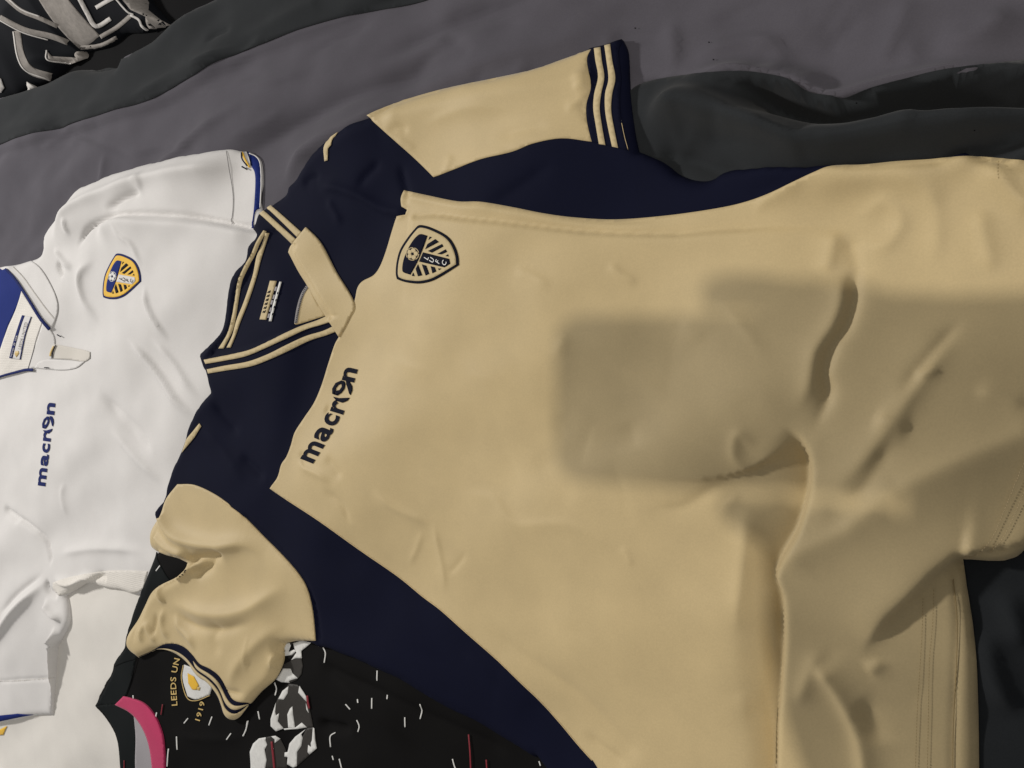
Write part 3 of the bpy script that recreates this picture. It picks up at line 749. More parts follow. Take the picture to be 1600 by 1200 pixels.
# ------------------------------------------------------------------ sand and navy shirt
z7 = zoom(540, 40, 3.0769); zk = zoom(300, 280, 3.81); zm = zoom(380, 540, 5.0); zs = zoom(800, 400, 2.0); zh = zoom(1100, 700, 2.4); zt = zoom(420, 170, 5.714); zl = zoom(380, 400, 10.0); zx = zoom(500, 700, 2.0)
SLEEVE_TOP = z7([(105, 430), (270, 365), (480, 305), (720, 255), (900, 215), (1060, 160), (1185, 115)])
CUFF_IN = z7([(1185, 115), (1165, 170), (1185, 290), (1163, 380), (1165, 460), (1187, 557)])
SLEEVE_BOT = z7([(1187, 557), (1040, 540), (900, 565), (800, 605), (650, 640), (520, 690), (425, 727)])
CUFF_OUT = z7([(1335, 72), (1358, 130), (1365, 250), (1370, 340), (1390, 500), (1412, 608)])
NAVY_TOP = [(1040, 256), (1068, 276), (1105, 283), (1150, 268), (1200, 262), (1250, 262), (1300, 260)]
GOLD_TOP = [(1300, 260), (1350, 258), (1400, 253), (1450, 250), (1480, 247), (1520, 245), (1600, 252), (1660, 262)]
HEM = [(1672, 450), (1662, 650), (1634, 800), (1600, 858), (1575, 873), (1550, 875), (1517, 873), (1504, 873), (1510, 917), (1519, 975), (1525, 1033), (1528, 1117), (1529, 1200), (1530, 1420)]
NAVY_BOT = [(854, 1200)] + zn([(1170, 985), (1100, 940), (980, 870), (850, 790), (700, 720), (560, 640), (430, 560), (320, 510), (200, 450), (60, 395), (0, 380)])
SL_R = z4([(1370, 655), (1270, 640), (1190, 655), (1170, 700), (1170, 760), (1150, 820), (1110, 890), (1030, 960), (965, 1035)])
CUFF2_OUT = z4([(965, 1040), (930, 1085), (890, 1125), (850, 1130), (810, 1100), (790, 1040), (760, 970), (700, 900), (640, 860), (580, 780), (520, 730), (450, 700), (380, 697), (330, 722), (270, 747)])
SL_L = zb([(580, 670), (568, 640), (580, 600), (620, 540), (650, 480), (680, 420), (720, 385), (790, 350), (830, 312), (842, 282), (800, 262), (740, 245), (690, 220), (675, 190), (680, 140), (720, 70), (745, 0)])
YOKE_L = z3([(1000, 1000), (1005, 980), (1040, 880), (1080, 800), (1110, 720), (1130, 640), (1170, 550), (1210, 490), (1265, 430), (1255, 390), (1240, 310)])
COLLAR_L = zk([(90, 1150), (65, 1060), (60, 1040), (130, 980), (190, 920), (215, 870), (225, 790), (232, 700), (250, 600), (280, 540), (330, 480), (340, 400), (380, 350), (385, 310), (375, 295), (385, 235), (405, 205), (480, 155), (560, 95), (575, 50)])
YOKE_TOP = zt([(240, 640), (300, 540), (390, 410), (500, 300), (620, 210), (720, 140), (870, 65)])
gold_px = [(x + 1, y + 5) for x, y in SLEEVE_TOP[:-1]] + [SLEEVE_TOP[-1]] + CUFF_OUT + NAVY_TOP + [(x, y + 7) for x, y in GOLD_TOP[1:]] + HEM + [(1000, 1420)] + NAVY_BOT + [(494, 1005)] + SL_R + CUFF2_OUT[1:] + SL_L + YOKE_L + COLLAR_L + YOKE_TOP[:-1]
poly, d, base = lay(T, gold_px, 0.016, 0.012, 0.014, 0.016)
G = base + 0.010 * edge(d, 0.013) + noise(0.05, 0.0020) + noise(0.022, 0.0006)
S_ = lambda p, a, *r, **k: fold(G, p, a * (1.15 if p[0][0] < 500 and p[0][1] > 780 else 0.85 if abs(a) < 0.0045 else 0.8), *r, **k)
zz = dict(z=0.018)
# pleat below the upper side panel
S_([(628, 338), (676, 336), (722, 342), (784, 348), (849, 355), (914, 361), (995, 364), (1060, 364), (1120, 359), (1200, 355), (1280, 352), (1335, 349)], 0.007, 0.0025, 0.050, 0.02, 0.25, **zz)
S_(z7([(283, 810), (400, 835), (540, 862), (650, 868), (800, 892), (950, 918), (1100, 938), (1300, 950), (1600, 940)]), 0.005, 0.004, 0.010, 0.0, 0.2, **zz)
S_([(632, 337), (676, 335), (722, 341), (784, 347), (849, 354), (914, 360), (995, 363), (1060, 363), (1120, 358), (1200, 354), (1280, 351), (1330, 349)], -0.007, 0.003, 0.003, 0.02, 0.25, sharp=True, **zz)
# upper sleeve
S_(z7([(140, 440), (400, 380), (700, 330), (1000, 270), (1180, 220)]), 0.009, 0.022, 0.030, 0.1, 0.05, **zz)
S_(z7([(300, 480), (520, 400), (700, 385), (900, 410)]), 0.0022, 0.006, 0.012, **zz)
S_(z7([(180, 500), (240, 480), (280, 500)]), -0.003, 0.005, 0.007, **zz)
S_(z7([(220, 530), (270, 560), (300, 580)]), 0.002, 0.003, 0.005, **zz)
S_(z7([(1080, 290), (1130, 280), (1180, 275)]), 0.004, 0.006, 0.003, **zz)
S_(z7([(1070, 235), (1130, 230), (1175, 225)]), 0.003, 0.005, 0.004, **zz)
S_(z7([(1040, 400), (1090, 370), (1150, 320)]), 0.003, 0.006, 0.004, **zz)
S_(z7([(1110, 350), (1140, 420), (1170, 470)]), -0.003, 0.006, 0.004, **zz)
S_(z7([(710, 480), (740, 510), (830, 490), (980, 470)]), -0.0022, 0.006, 0.008, **zz)
S_(z7([(470, 600), (450, 660), (430, 700)]), 0.002, 0.006, 0.006, **zz)
S_(z7([(860, 590), (780, 600), (720, 600)]), -0.002, 0.004, 0.004, **zz)
# navy yoke
S_(zt([(400, 700), (560, 700), (760, 770), (950, 880), (1180, 920)]), 0.008, 0.010, 0.006, 0.2, 0.1, **zz)
S_(zt([(740, 720), (800, 610), (900, 500), (960, 420)]), -0.005, 0.006, 0.008, **zz)
S_(zt([(1100, 450), (1120, 600), (1160, 760), (1150, 850)]), -0.006, 0.006, 0.006, **zz)
S_(zt([(480, 780), (540, 900), (600, 1030)]), 0.004, 0.006, 0.006, **zz)
S_(zt([(260, 680), (340, 620), (440, 590)]), -0.005, 0.006, 0.008, **zz)
S_(z7([(640, 860), (760, 800), (900, 700), (1000, 640)]), -0.004, 0.010, 0.016, **zz)
S_(z3([(1250, 480), (1330, 600), (1400, 690)]), -0.006, 0.008, 0.010, **zz)
S_(z3([(1400, 800), (1480, 880), (1560, 960)]), -0.006, 0.008, 0.010, **zz)
S_(z3([(1180, 620), (1300, 760), (1460, 980)]), 0.004, 0.012, 0.012, **zz)
# near the lettering and the lower side seam
S_(zm([(380, 900), (460, 960), (580, 1010), (680, 1080)]), 0.004, 0.006, 0.007, **zz)
S_(zm([(400, 820), (430, 900), (480, 960)]), -0.003, 0.004, 0.004, **zz)
S_(zm([(620, 860), (700, 960), (760, 1050)]), -0.003, 0.006, 0.010, **zz)
S_(zm([(560, 500), (600, 520)]), -0.003, 0.006, 0.006, **zz)
S_(zx([(0, 130), (60, 180), (80, 250)]), -0.003, 0.006, 0.006, **zz)
S_(zx([(150, 130), (220, 190), (330, 245)]), 0.0035, 0.005, 0.010, **zz)
S_(zx([(330, 230), (345, 320), (360, 400), (365, 470)]), 0.003, 0.004, 0.007, **zz)
S_(zx([(300, 260), (270, 330), (240, 380)]), 0.002, 0.004, 0.006, **zz)
S_(zx([(440, 330), (400, 380), (370, 405)]), -0.002, 0.003, 0.005, **zz)
S_(zx([(400, 150), (520, 160), (600, 240), (760, 240), (880, 300), (950, 350)]), 0.0028, 0.008, 0.020, **zz)
S_(zx([(930, 310), (955, 350), (955, 380)]), 0.002, 0.004, 0.005, **zz)
S_(zx([(640, 20), (720, 110), (800, 180)]), -0.002, 0.02, 0.02, **zz)
S_(zx([(480, 560), (600, 650), (760, 760), (900, 900), (1000, 1000)]), -0.004, 0.014, 0.016, 0.2, 0.1, **zz)
S_(zx([(800, 900), (860, 950), (960, 1010)]), -0.004, 0.006, 0.008, **zz)
S_(zx([(1000, 190), (1120, 190), (1220, 130), (1290, 140), (1300, 200)]), -0.004, 0.010, 0.014, **zz)
S_(zx([(1300, 190), (1310, 260), (1300, 420), (1290, 600)]), 0.005, 0.012, 0.012, **zz)
# the great S-fold
S_(zs([(1060, 30), (1065, 130), (1040, 220), (1000, 280), (975, 360), (985, 430), (960, 500), (930, 560)]), -0.008, 0.007, 0.010, 0.1, 0.3, **zz)
S_(zs([(1020, 40), (1030, 130), (1000, 220), (950, 300), (930, 400), (880, 500)]), 0.006, 0.010, 0.014, 0.15, 0.3, **zz)
LIP = [(1222, 665), (1246, 690), (1259, 725), (1257, 770), (1240, 830), (1215, 875), (1204, 905), (1215, 940), (1217, 1000), (1212, 1080), (1205, 1150), (1204, 1260)]
S_(LIP, -0.023, 0.0026, 0.066, 0.12, 0, sharp=True, **zz)
S_(LIP, 0.004, 0.060, 0.0015, 0.15, 0, **zz)
S_([(1150, 740), (1160, 800), (1152, 900), (1140, 1000), (1145, 1100), (1160, 1220)], 0.006, 0.030, 0.060, 0.2, 0, **zz)
S_([(1185, 960), (1195, 1040), (1190, 1120), (1200, 1210)], -0.003, 0.006, 0.008, 0.2, 0, **zz)
S_(zs([(760, 600), (700, 560), (690, 640), (760, 690)]), 0.003, 0.008, 0.008, **zz)
# right-hand part: soft diagonals towards the hem
S_(zs([(830, 1000), (900, 930), (1040, 860), (1200, 740), (1400, 640), (1600, 560)]), 0.006, 0.018, 0.026, 0.1, 0, **zz)
S_(zs([(980, 740), (1100, 640), (1250, 430), (1420, 190)]), 0.006, 0.020, 0.012, **zz)
S_(zs([(1030, 780), (1100, 720), (1200, 560)]), -0.004, 0.012, 0.014, **zz)
S_(zs([(1260, 375), (1340, 350)]), 0.003, 0.003, 0.004, **zz)
S_(zs([(1210, 450), (1250, 380), (1360, 250), (1420, 190)]), -0.004, 0.008, 0.008, **zz)
S_(zs([(1130, 500), (1180, 520), (1250, 540)]), 0.004, 0.010, 0.010, **zz)
S_(zs([(1440, 420), (1520, 440), (1620, 470)]), 0.0025, 0.01, 0.006, **zz)
# hem turned over its own back
S_(zh([(985, 395), (940, 405), (860, 470), (760, 570), (660, 670), (600, 740), (570, 800)]), 0.0125, 0.006, 0.050, 0.0, 0.35, **zz)
S_(zh([(1300, 300), (1180, 385), (1080, 410), (960, 390)]), 0.010, 0.005, 0.022, 0.0, 0.1, **zz)
S_(zh([(960, 420), (880, 470), (780, 570), (680, 660), (620, 720)]), -0.006, 0.014, 0.004, 0.0, 0.3, **zz)
S_(zh([(600, 850), (640, 830), (640, 800)]), 0.004, 0.008, 0.008, **zz)
S_(zh([(400, 820), (470, 910), (520, 1000), (570, 1130), (590, 1260)]), 0.009, 0.018, 0.007, 0.15, 0, **zz)
S_(zh([(480, 800), (410, 810), (370, 900), (330, 1000)]), 0.004, 0.012, 0.010, **zz)
S_(zh([(560, 960), (620, 1020), (650, 1150)]), -0.004, 0.012, 0.016, **zz)
S_(zh([(935, 470), (950, 650), (945, 850), (935, 1050), (933, 1260)]), -0.003, 0.002, 0.003, 0.0, 0, **zz)
# upper right
S_(zr([(540, 840), (570, 790), (640, 755), (760, 700)]), 0.004, 0.005, 0.010, **zz)
S_(zr([(700, 760), (860, 720), (1050, 700), (1200, 730), (1320, 790)]), 0.007, 0.022, 0.020, **zz)
S_(zr([(930, 870), (1050, 790), (1120, 860), (1060, 950), (930, 960)]), 0.005, 0.010, 0.012, **zz)
S_(zr([(820, 1080), (845, 960), (860, 880)]), 0.006, 0.014, 0.010, **zz)
S_(zr([(900, 900), (930, 1000), (950, 1100)]), -0.004, 0.010, 0.010, **zz)
S_(zr([(1430, 640), (1500, 690), (1560, 760), (1680, 840)]), 0.007, 0.010, 0.012, **zz)
S_(zr([(1450, 790), (1430, 860), (1450, 960), (1480, 1080)]), 0.005, 0.012, 0.008, **zz)
S_(zr([(1180, 700), (1240, 780), (1260, 900), (1240, 1050)]), 0.004, 0.012, 0.014, **zz)
S_([(795, 420), (830, 430), (860, 450)], 0.002, 0.006, 0.01, **zz)
S_([(945, 405), (960, 425), (990, 440)], 0.003, 0.005, 0.008, **zz)
# lower sleeve
S_(zb([(720, 40), (800, 160), (960, 210), (1090, 200), (1180, 260)]), 0.012, 0.020, 0.014, 0.0, 0.3, **zz)
S_(zb([(700, 160), (780, 225), (860, 250)]), 0.008, 0.012, 0.006, 0.1, 0.2, **zz)
S_(zb([(850, 275), (900, 260), (940, 250), (1000, 235)]), -0.014, 0.006, 0.010, 0.05, 0.3, **zz)
S_(zb([(800, 360), (850, 320), (880, 290), (920, 275)]), 0.010, 0.006, 0.004, 0.1, 0.2, **zz)
S_(zb([(860, 340), (920, 300), (950, 262)]), -0.008, 0.004, 0.010, **zz)
S_(zb([(740, 470), (720, 400), (740, 380)]), 0.006, 0.006, 0.005, **zz)
S_(zb([(735, 460), (820, 480), (950, 510), (1080, 500), (1220, 420), (1300, 380)]), 0.008, 0.016, 0.020, **zz)
S_(zb([(760, 500), (860, 560), (1000, 580), (1150, 540)]), -0.006, 0.012, 0.012, **zz)
S_(zb([(640, 640), (620, 590), (640, 520), (660, 470)]), -0.0033, 0.006, 0.006, **zz)
S_(zb([(660, 640), (650, 590), (670, 540)]), 0.0039, 0.005, 0.005, **zz)
S_(zb([(710, 640), (675, 570), (680, 540)]), 0.0044, 0.006, 0.005, **zz)
S_(zb([(760, 630), (730, 560), (735, 480)]), 0.0044, 0.006, 0.007, **zz)
S_(zb([(690, 620), (700, 560), (705, 500)]), -0.0033, 0.005, 0.005, **zz)
S_(zb([(880, 680), (860, 620), (800, 560), (780, 500)]), 0.006, 0.010, 0.008, **zz)
S_(zb([(1110, 590), (1104, 680), (1098, 790)]), 0.0015, 0.0025, 0.0025, **zz)
S_(zb([(1000, 700), (960, 620), (1000, 560)]), -0.003, 0.014, 0.014, **zz)
S_(zb([(1020, 870), (1060, 760), (1150, 640), (1260, 560)]), 0.006, 0.020, 0.016, **zz)
S_(zb([(1240, 690), (1200, 720), (1200, 780)]), 0.006, 0.008, 0.006, **zz)
S_(zb([(1230, 640), (1210, 690), (1240, 740)]), -0.006, 0.005, 0.006, **zz)
S_(zb([(980, 800), (1010, 850), (1100, 870)]), -0.004, 0.006, 0.006, **zz)
S_(zb([(1090, 80), (1180, 170), (1260, 250), (1330, 330), (1370, 400), (1395, 500), (1408, 630)]), -0.004, 0.003, 0.006, 0.0, 0, **zz)
for k in range(36):                      # faint handling creases
    cx, cy = random.uniform(560, 1500), random.uniform(400, 1150)
    an = random.gauss(0.9, 0.7); l = random.uniform(25, 80)
    S_([(cx - l * math.cos(an), cy - l * math.sin(an)), (cx + random.uniform(-9, 9), cy + random.uniform(-9, 9)), (cx + l * math.cos(an), cy + l * math.sin(an))],
       random.choice((-1, 1)) * random.uniform(0.0006, 0.0018), random.uniform(0.006, 0.02), random.uniform(0.008, 0.03), 0.45, 0.45, **zz)
# neck: inside of the back lies lower than the front collar
NECK = zk([(430, 300), (480, 290), (600, 390), (585, 435), (690, 640), (790, 808), (820, 808), (650, 876), (450, 970), (250, 1040), (75, 1075), (130, 985), (215, 880), (240, 680), (330, 480)])
npoly = resample(P(smooth_closed(NECK), 0.018), 0.006); nd = sdf(npoly, 0.03)
G -= 0.005 * edge(nd, 0.006)
dd = sdf(resample(poly, 0.012), 0.10)
SK = 0.032 * np.clip((dd - 0.02) / 0.06, 0, 1) * np.clip((XX + 0.44) / 0.10, 0, 1)      # the soft duvet gives way under the shirt's deep folds
GO, T2 = settle(G, T - SK, d)
D2 = D - SK
link('cover', sheet_mesh('cover', duv_poly, sink(sink(D2, [roll_px], 0.034, rim=0.006), [band_px], 0.006, -0.005), 0.0, 0.006, floorH=SH), M['duvet'], duvet)
panel('turned_underside', roll_px, D2, 0.0012, M['charcoal'], duvet, 0.005)['label'] = 'charcoal underside of the duvet in thick folds'
gold = thing('football_shirt', 'sand-coloured football shirt with navy yoke, navy side panels and striped cuffs', 'shirt', (-0.6, -0.1, 0.0))
pg = lambda nm, px, off, m, **k: panel(nm, px, GO, off, M[m], gold, **k)
FRONT_L = z7([(283, 795), (270, 830), (272, 868), (300, 885), (290, 912)]) + zk([(1222, 225), (1190, 330), (1160, 430), (1125, 520), (1085, 575), (1020, 610), (990, 650), (975, 720), (940, 830), (880, 940)]) + \
          zm([(720, 0), (670, 150), (620, 310), (560, 450), (480, 570), (410, 680), (380, 780), (345, 870), (305, 930), (275, 1030), (215, 1115)])
SIDE_LOW = [(448, 780), (500, 814), (560, 857)] + zn([(425, 0), (560, 110), (660, 185), (800, 310), (960, 450), (1100, 585), (1200, 680), (1300, 790), (1400, 910), (1480, 1000), (1515, 1043)])
PLEAT_TOP = z7([(283, 795), (400, 820), (540, 848), (650, 850), (800, 875), (950, 905), (1100, 925), (1300, 935)]) + [(1040, 338), (1112, 328), (1160, 318), (1200, 304), (1240, 285), (1272, 270)]
front_px = PLEAT_TOP + GOLD_TOP + HEM + [(1080, 1440)] + SIDE_LOW[::-1] + FRONT_L[::-1][:-1]
SEAM2 = zb([(1408, 630), (1395, 500), (1370, 400), (1330, 330), (1260, 250), (1180, 170), (1090, 80), (980, 0)]) + z3([(1380, 1110), (1280, 1040), (1160, 985), (1060, 980), (1000, 1000)])
CUFF2_IN = z4([(270, 745), (350, 710), (430, 668), (500, 665), (560, 690), (610, 740), (650, 790), (715, 822), (775, 870), (820, 950), (850, 1005), (890, 1028), (965, 1034)])
link('yoke_and_sides', sheet_mesh('yoke_and_sides', poly, sink(GO, [front_px, SLEEVE_TOP[:-1] + CUFF_IN[:-1] + SLEEVE_BOT, SL_R[1:-1] + CUFF2_IN[::-1] + SL_L + SEAM2[::-1][1:]], 0.006), 0.0, 0.004, floorH=T), M['navy'], gold)
pg('front', front_px, 0.0008, 'gold', out=0.9, sp=0.0029, floorH=None, skirt=0.003)
pg('sleeve', SLEEVE_TOP[:-1] + CUFF_IN[:-1] + SLEEVE_BOT, 0.0008, 'gold', out=0.8, skirt=0.0025)
cuff_in_edge = z7([(1330, 75), (1312, 130), (1325, 250), (1318, 350), (1325, 450), (1362, 600)])
pg('cuff', CUFF_IN + cuff_in_edge[::-1], 0.0014, 'navy', sp=0.003, out=0.7, skirt=0.004)
for L_, R_ in (([(1198, 112), (1205, 170), (1218, 250), (1200, 330), (1195, 400), (1205, 470), (1222, 572)], [(1228, 106), (1235, 170), (1247, 250), (1232, 330), (1225, 400), (1235, 480), (1252, 576)]),
               ([(1248, 98), (1258, 170), (1268, 260), (1252, 330), (1252, 410), (1265, 490), (1285, 584)], [(1275, 91), (1285, 170), (1300, 255), (1285, 330), (1280, 410), (1295, 500), (1313, 590)])):
    pg('cuff_stripe', z7(L_) + z7(R_)[::-1], 0.0022, 'gold_trim', sp=0.003)
decal('cuff_stitching', [ribbon(z7([(1330, 470), (1345, 540), (1362, 600)]), 0.7)], GO, 0.0016, M['lightthread'], gold)
# lower sleeve with its cuff
pg('sleeve', SL_R[1:-1] + CUFF2_IN[::-1] + SL_L + SEAM2[::-1][1:], 0.0008, 'gold', out=0.8, skirt=0.0025)
cin, cou = catmull(np.array(CUFF2_IN), 6), catmull(np.array(CUFF2_OUT[::-1]), 6)
def even(q, n=60):
    S = np.concatenate([[0], np.cumsum(np.linalg.norm(np.diff(q, axis=0), axis=1))]); u = np.linspace(0, S[-1], n)
    return np.column_stack([np.interp(u, S, q[:, 0]), np.interp(u, S, q[:, 1])])
cin, cou = even(cin), even(cou)
mid = lambda k: cin + (cou - cin) * k
pg('cuff', np.vstack([cin, cou[::-1]])[::2], 0.0014, 'navy', sp=0.003, n=2, out=0.5, skirt=0.003)
pg('cuff_stripe', np.vstack([mid(0.74), mid(1.03)[::-1]])[::2], 0.0022, 'gold_trim', sp=0.003, n=2)
pg('cuff_stripe', np.vstack([mid(0.28)[26:], mid(0.53)[26:][::-1]])[::2], 0.0022, 'gold_trim', sp=0.003, n=2)
# collar, V band, neck
pg('neck_lining', zk([(690, 625), (650, 690), (628, 780), (612, 860), (640, 862), (800, 812)]), 0.0008, 'gold', sp=0.003)
decal('neck_binding', [ribbon(zk([(694, 632), (660, 690), (636, 770), (622, 858)]), 4.6)], GO, 0.0014, M['greyline'], gold)
decal('binding_stitch', [ribbon(zl([p, q]), 0.9) for p, q in [((1005 - 165 * t ** 0.75, 470 + 580 * t), (975 - 165 * t ** 0.75 + 18, 462 + 580 * t)) for t in np.linspace(0, 1, 22)]], GO, 0.0020, M['navy_print'], gold, kind='stuff')
for L_, R_ in (([(430, 305), (390, 370), (355, 450), (310, 530), (275, 620), (258, 730), (240, 830), (215, 920), (162, 1008)], [(445, 310), (405, 385), (378, 450), (335, 530), (300, 610), (282, 700), (265, 810), (245, 900), (190, 1008)]),
               ([(440, 320), (425, 380), (390, 460), (370, 560), (345, 640), (310, 740), (270, 840), (245, 930), (211, 1003)], [(462, 322), (440, 390), (412, 480), (392, 560), (365, 650), (330, 750), (290, 850), (262, 930), (232, 1003)]),
               ([(75, 1075), (150, 1060), (250, 1040), (350, 1015), (450, 970), (550, 920), (650, 875), (750, 840), (820, 808)], [(85, 1100), (200, 1080), (320, 1055), (430, 1010), (560, 950), (680, 895), (770, 868), (840, 845)]),
               ([(93, 1132), (200, 1110), (340, 1085), (460, 1040), (560, 990), (680, 935), (780, 905), (845, 876)], [(100, 1157), (200, 1140), (350, 1115), (460, 1075), (570, 1025), (700, 962), (800, 930), (865, 905)]),
               ([(405, 205), (500, 292), (600, 388)], [(430, 186), (525, 272), (624, 360)]), ([(450, 170), (540, 256), (630, 345)], [(472, 155), (560, 232), (656, 318)])):
    pg('collar_stripe', zk(L_) + zk(R_)[::-1], 0.0015, 'gold_trim', sp=0.003)
pg('collar_band', zk([(683, 287), (770, 380), (860, 550), (968, 735), (940, 830), (880, 940), (760, 750), (690, 630), (640, 550), (580, 435), (600, 390)]), 0.0022, 'gold', sp=0.003, skirt=0.0030)['label'] = 'sand-coloured band along the V neck'
lb = pg('neck_label', zl([(432, 388), (528, 392), (365, 998), (270, 992)]), 0.0016, 'gold_trim', sp=0.003)
decal('label_lettering', [ribbon(zl([(320 + 16 * k, 890 - 62 * k), (340 + 17 * k, 862 - 62 * k), (346 + 16 * k, 888 - 62 * k), (368 + 15 * k, 850 - 62 * k)]), 1.0) for k in range(6)], GO, 0.0022, M['navy_print'], lb, 0.0025, 'stuff', step=0.00003)
decal('size_tag', [np.array(zl([(580, 402), (612, 405), (455, 1022), (414, 1018)]))], GO, 0.0016, M['print_white'], gold)
decal('size_print', [np.array(zl([(520 - 27 * k + a, 480 + 105 * k), (548 - 27 * k + a, 484 + 105 * k), (530 - 27 * k + a, 550 + 105 * k), (500 - 27 * k + a, 546 + 105 * k)])) for k, a in ((0, 0), (1.2, 4), (2, -6), (3.1, 5), (4, 0))], GO, 0.0018, M['greytape'], gold, 0.0025, 'stuff')
decal('size_print', [np.array(zl([(556 - 27 * k, 560 + 110 * k), (568 - 27 * k, 564 + 110 * k), (558 - 27 * k, 600 + 110 * k), (545 - 27 * k, 598 + 110 * k)])) for k in range(4)], GO, 0.0022, M['navy_print'], gold, 0.0025, 'stuff')
decal('shoulder_flash', [np.array(zt([(622, 208), (560, 250), (515, 300), (495, 350), (502, 470), (530, 462), (532, 358), (560, 325), (580, 262)])),
                         np.array(z3([(1190, 615), (1202, 632), (1160, 700), (1110, 760), (1084, 792), (1112, 712), (1150, 665)]))], GO, 0.0012, M['gold_trim'], gold)
decal('seam_edge', [ribbon(SIDE_LOW[:-1], 0.7), ribbon(SEAM2[:8], 0.6)], GO, 0.0013, M['lightthread'], gold)
# hem stitching: short stitches, too small to pick apart
def stitches(pts, sp=5.0, l=2.6, w=0.75):
    q = even(catmull(np.array(pts), 8), 400); S = np.concatenate([[0], np.cumsum(np.linalg.norm(np.diff(q, axis=0), axis=1))])
    out = []
    for s in np.arange(0, S[-1] - l, sp):
        a = np.array([np.interp(s, S, q[:, 0]), np.interp(s, S, q[:, 1])]); b = np.array([np.interp(s + l, S, q[:, 0]), np.interp(s + l, S, q[:, 1])])
        out.append(ribbon([a, b], w, 1))
    return out
decal('hem_stitching', stitches(zh([(822, 560), (818, 700), (812, 800), (800, 1000), (793, 1230)])) + stitches(zh([(862, 530), (858, 660), (846, 800), (842, 1000), (838, 1230)])) + stitches([(1561, 252), (1560, 266), (1561, 280)]), GO, 0.0024, M['thread'], gold, kind='stuff')
decal('hem_stitching', stitches(zs([(1620, 600), (1585, 680), (1540, 790), (1500, 880), (1450, 935), (1410, 940)])) + stitches(zs([(1620, 680), (1590, 760), (1540, 870), (1490, 930)])), GO, 0.0024, M['lightthread'], gold, kind='stuff')
decal('hem_seam', [ribbon(zh([(935, 490), (950, 650), (945, 850), (935, 1050), (933, 1230)]), 1.3)], GO, 0.0022, M['thread'], gold)
zcr = zoom(600, 340, 11.43)
crest(GO, 0.0016, gold, fit(zcr([(640, 140), (1350, 850), (245, 1100)])), 'navy_print', 'gold_trim', 'navy', 'navy_print', 'navy_print', 'print_white', 'gold_trim')
macron(GO, 0.0016, M['navy_print'], gold,
       zm([(552, 922), (646, 776), (652, 760), (722, 656), (728, 640), (768, 556), (787, 541), (818, 452), (834, 420), (868, 296), (872, 290), (902, 186)]),
       [(-20.6, -8.2), (-21.5, -8.8), (-21, -8), (-21, -6.5), (-20.5, -6), (-19.5, -4.4), (-19.5, -3.6)])

# ------------------------------------------------------------------ the photographer and the phone, just behind the lens: their shadow lies on the shirt
phone = thing('phone', 'dark phone held flat over the bed, photographing the shirts', 'phone', (0.04, -0.02, 0.68))
PM = Matrix.Rotation(TH, 3, 'Y')
def rounded_slab(name, x0, x1, y0, y1, z0, z1, r, mat, parent):
    pts = []
    for cx, cy, a0 in ((x1 - r, y1 - r, 0), (x0 + r, y1 - r, 90), (x0 + r, y0 + r, 180), (x1 - r, y0 + r, 270)):
        for k in range(7):
            a = math.radians(a0 + 15 * k); pts.append((cx + r * math.cos(a), cy + r * math.sin(a)))
    n = len(pts)
    V = [tuple(PM @ Vector((x, y, z)) + Vector((0, 0, CH))) for z in (z0, z1) for x, y in pts]
    Fc = [list(range(n))[::-1], list(range(n, 2 * n))] + [[i, (i + 1) % n, n + (i + 1) % n, n + i] for i in range(n)]
    me = bpy.data.meshes.new(name); me.from_pydata(V, [], Fc); me.update()
    return link(name, me, mat, parent)
rounded_slab('case', -0.020, 0.130, -0.062, 0.016, 0.0045, 0.0135, 0.011, M['phonebody'], phone)
rounded_slab('screen', -0.017, 0.127, -0.059, 0.013, 0.0137, 0.0141, 0.010, M['glass'], phone)
rounded_slab('camera_bump', -0.016, 0.018, -0.021, 0.012, 0.0030, 0.0044, 0.006, M['phonebody'], phone)

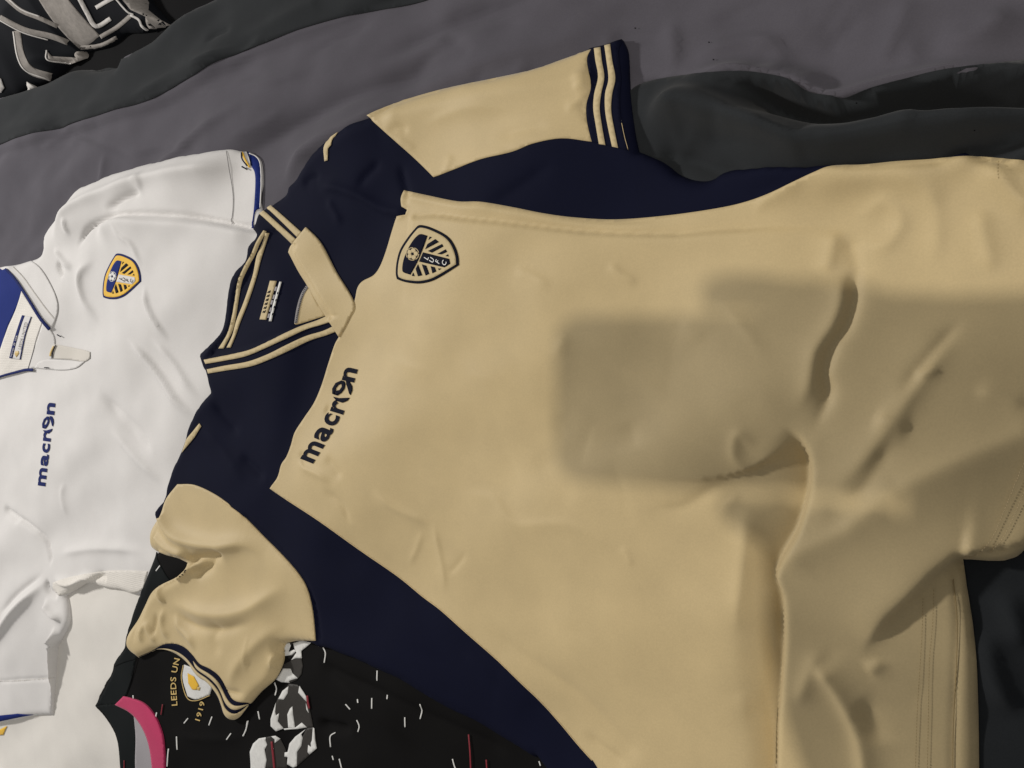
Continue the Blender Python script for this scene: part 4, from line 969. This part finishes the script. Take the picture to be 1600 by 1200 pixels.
def skin_mesh(name, joints, edges, mat, parent):
    me = bpy.data.meshes.new(name)
    me.from_pydata([j[:3] for j in joints], edges, [])
    o = link(name, me, mat, parent)
    md = o.modifiers.new('Skin', 'SKIN'); md.use_smooth_shade = True
    sv = me.skin_vertices
    lay_ = sv[0] if len(sv) else me.skin_vertices.new(name='')
    for i, j in enumerate(joints):
        r = j[3]; r = r if isinstance(r, tuple) else (r, r)
        lay_.data[i].radius = r; lay_.data[i].use_root = (i == 0)
    ss = o.modifiers.new('Sub', 'SUBSURF'); ss.levels = 2; ss.render_levels = 2
    return o
person = thing('person', 'person in a dark sweater standing at the bed edge, holding the phone', 'person', (0.45, -0.20, -0.60))
YB = -0.20
J = [(0.44, YB, 0.30, (0.16, 0.14)), (0.27, YB - 0.01, 0.53, (0.30, 0.28)), (0.225, YB + 0.01, 0.72, (0.26, 0.26)), (0.26, YB, 0.90, 0.07), (0.25, YB, 0.97, 0.055),      # pelvis, waist, chest, neck
     (0.24, YB, 1.07, (0.085, 0.10)), (0.235, YB, 1.17, (0.07, 0.085)),                                                                                # head
     (0.28, YB + 0.16, 0.86, 0.065), (0.27, YB + 0.19, 0.57, 0.05), (0.125, YB + 0.18, 0.635, 0.042), (0.085, YB + 0.18, 0.665, 0.036),                  # right arm (to the hand)
     (0.28, YB - 0.17, 0.86, 0.065), (0.20, YB - 0.22, 0.58, 0.052), (0.100, YB + 0.035, 0.60, 0.050), (0.088, YB + 0.11, 0.63, 0.044),                   # left arm
     (0.45, YB + 0.10, 0.20, 0.095), (0.46, YB + 0.11, -0.14, 0.068), (0.47, YB + 0.11, -0.53, 0.045), (0.34, YB + 0.12, -0.565, 0.034),                 # legs
     (0.45, YB - 0.10, 0.20, 0.095), (0.46, YB - 0.11, -0.14, 0.068), (0.47, YB - 0.11, -0.53, 0.045), (0.34, YB - 0.12, -0.565, 0.034)]
E = [(0, 1), (1, 2), (2, 3), (3, 4), (4, 5), (5, 6), (2, 7), (7, 8), (8, 9), (9, 10), (2, 11), (11, 12), (12, 13), (13, 14), (0, 15), (15, 16), (16, 17), (17, 18), (0, 19), (19, 20), (20, 21), (21, 22)]
def finger(root, pts, r):
    b = len(J); prev = root
    for p in pts:
        J.append(p + (r,)); E.append((prev, len(J) - 1)); prev = len(J) - 1
for k in range(4):
    yy = 0.010 - 0.019 * k; xx = 0.048 + 0.016 * k
    finger(10, [(xx + 0.03, 0.024 - 0.004 * k, 0.672 - 0.007 * k), (xx + 0.012, 0.026 - 0.003 * k, 0.680 - 0.007 * k), (xx + 0.002, 0.024, 0.694 - 0.006 * k)], 0.0085)
finger(10, [(0.09, 0.0, 0.69), (0.07, -0.02, 0.700)], 0.0095)
for k in range(4):
    xx = 0.045 + 0.016 * k
    finger(14, [(xx + 0.02, -0.085 - 0.002 * k, 0.640 - 0.008 * k), (xx + 0.008, -0.074, 0.655 - 0.008 * k), (xx + 0.004, -0.070, 0.668 - 0.008 * k)], 0.0085)
finger(14, [(0.10, -0.10, 0.655), (0.085, -0.075, 0.675)], 0.0095)
skin_mesh('body', J, E, M['sweater'], person)
skin_mesh('hair', [(0.262, YB, 1.10, 0.092), (0.25, YB, 1.175, 0.090)], [(0, 1)], M['hair'], person)
fl = bpy.data.meshes.new('floor'); fl.from_pydata([(-2.5, -1.6, -0.60), (1.5, -1.6, -0.60), (1.5, 1.6, -0.60), (-2.5, 1.6, -0.60)], [], [[0, 1, 2, 3]]); fl.update()
link('floor', fl, M['floor'])['kind'] = 'structure'
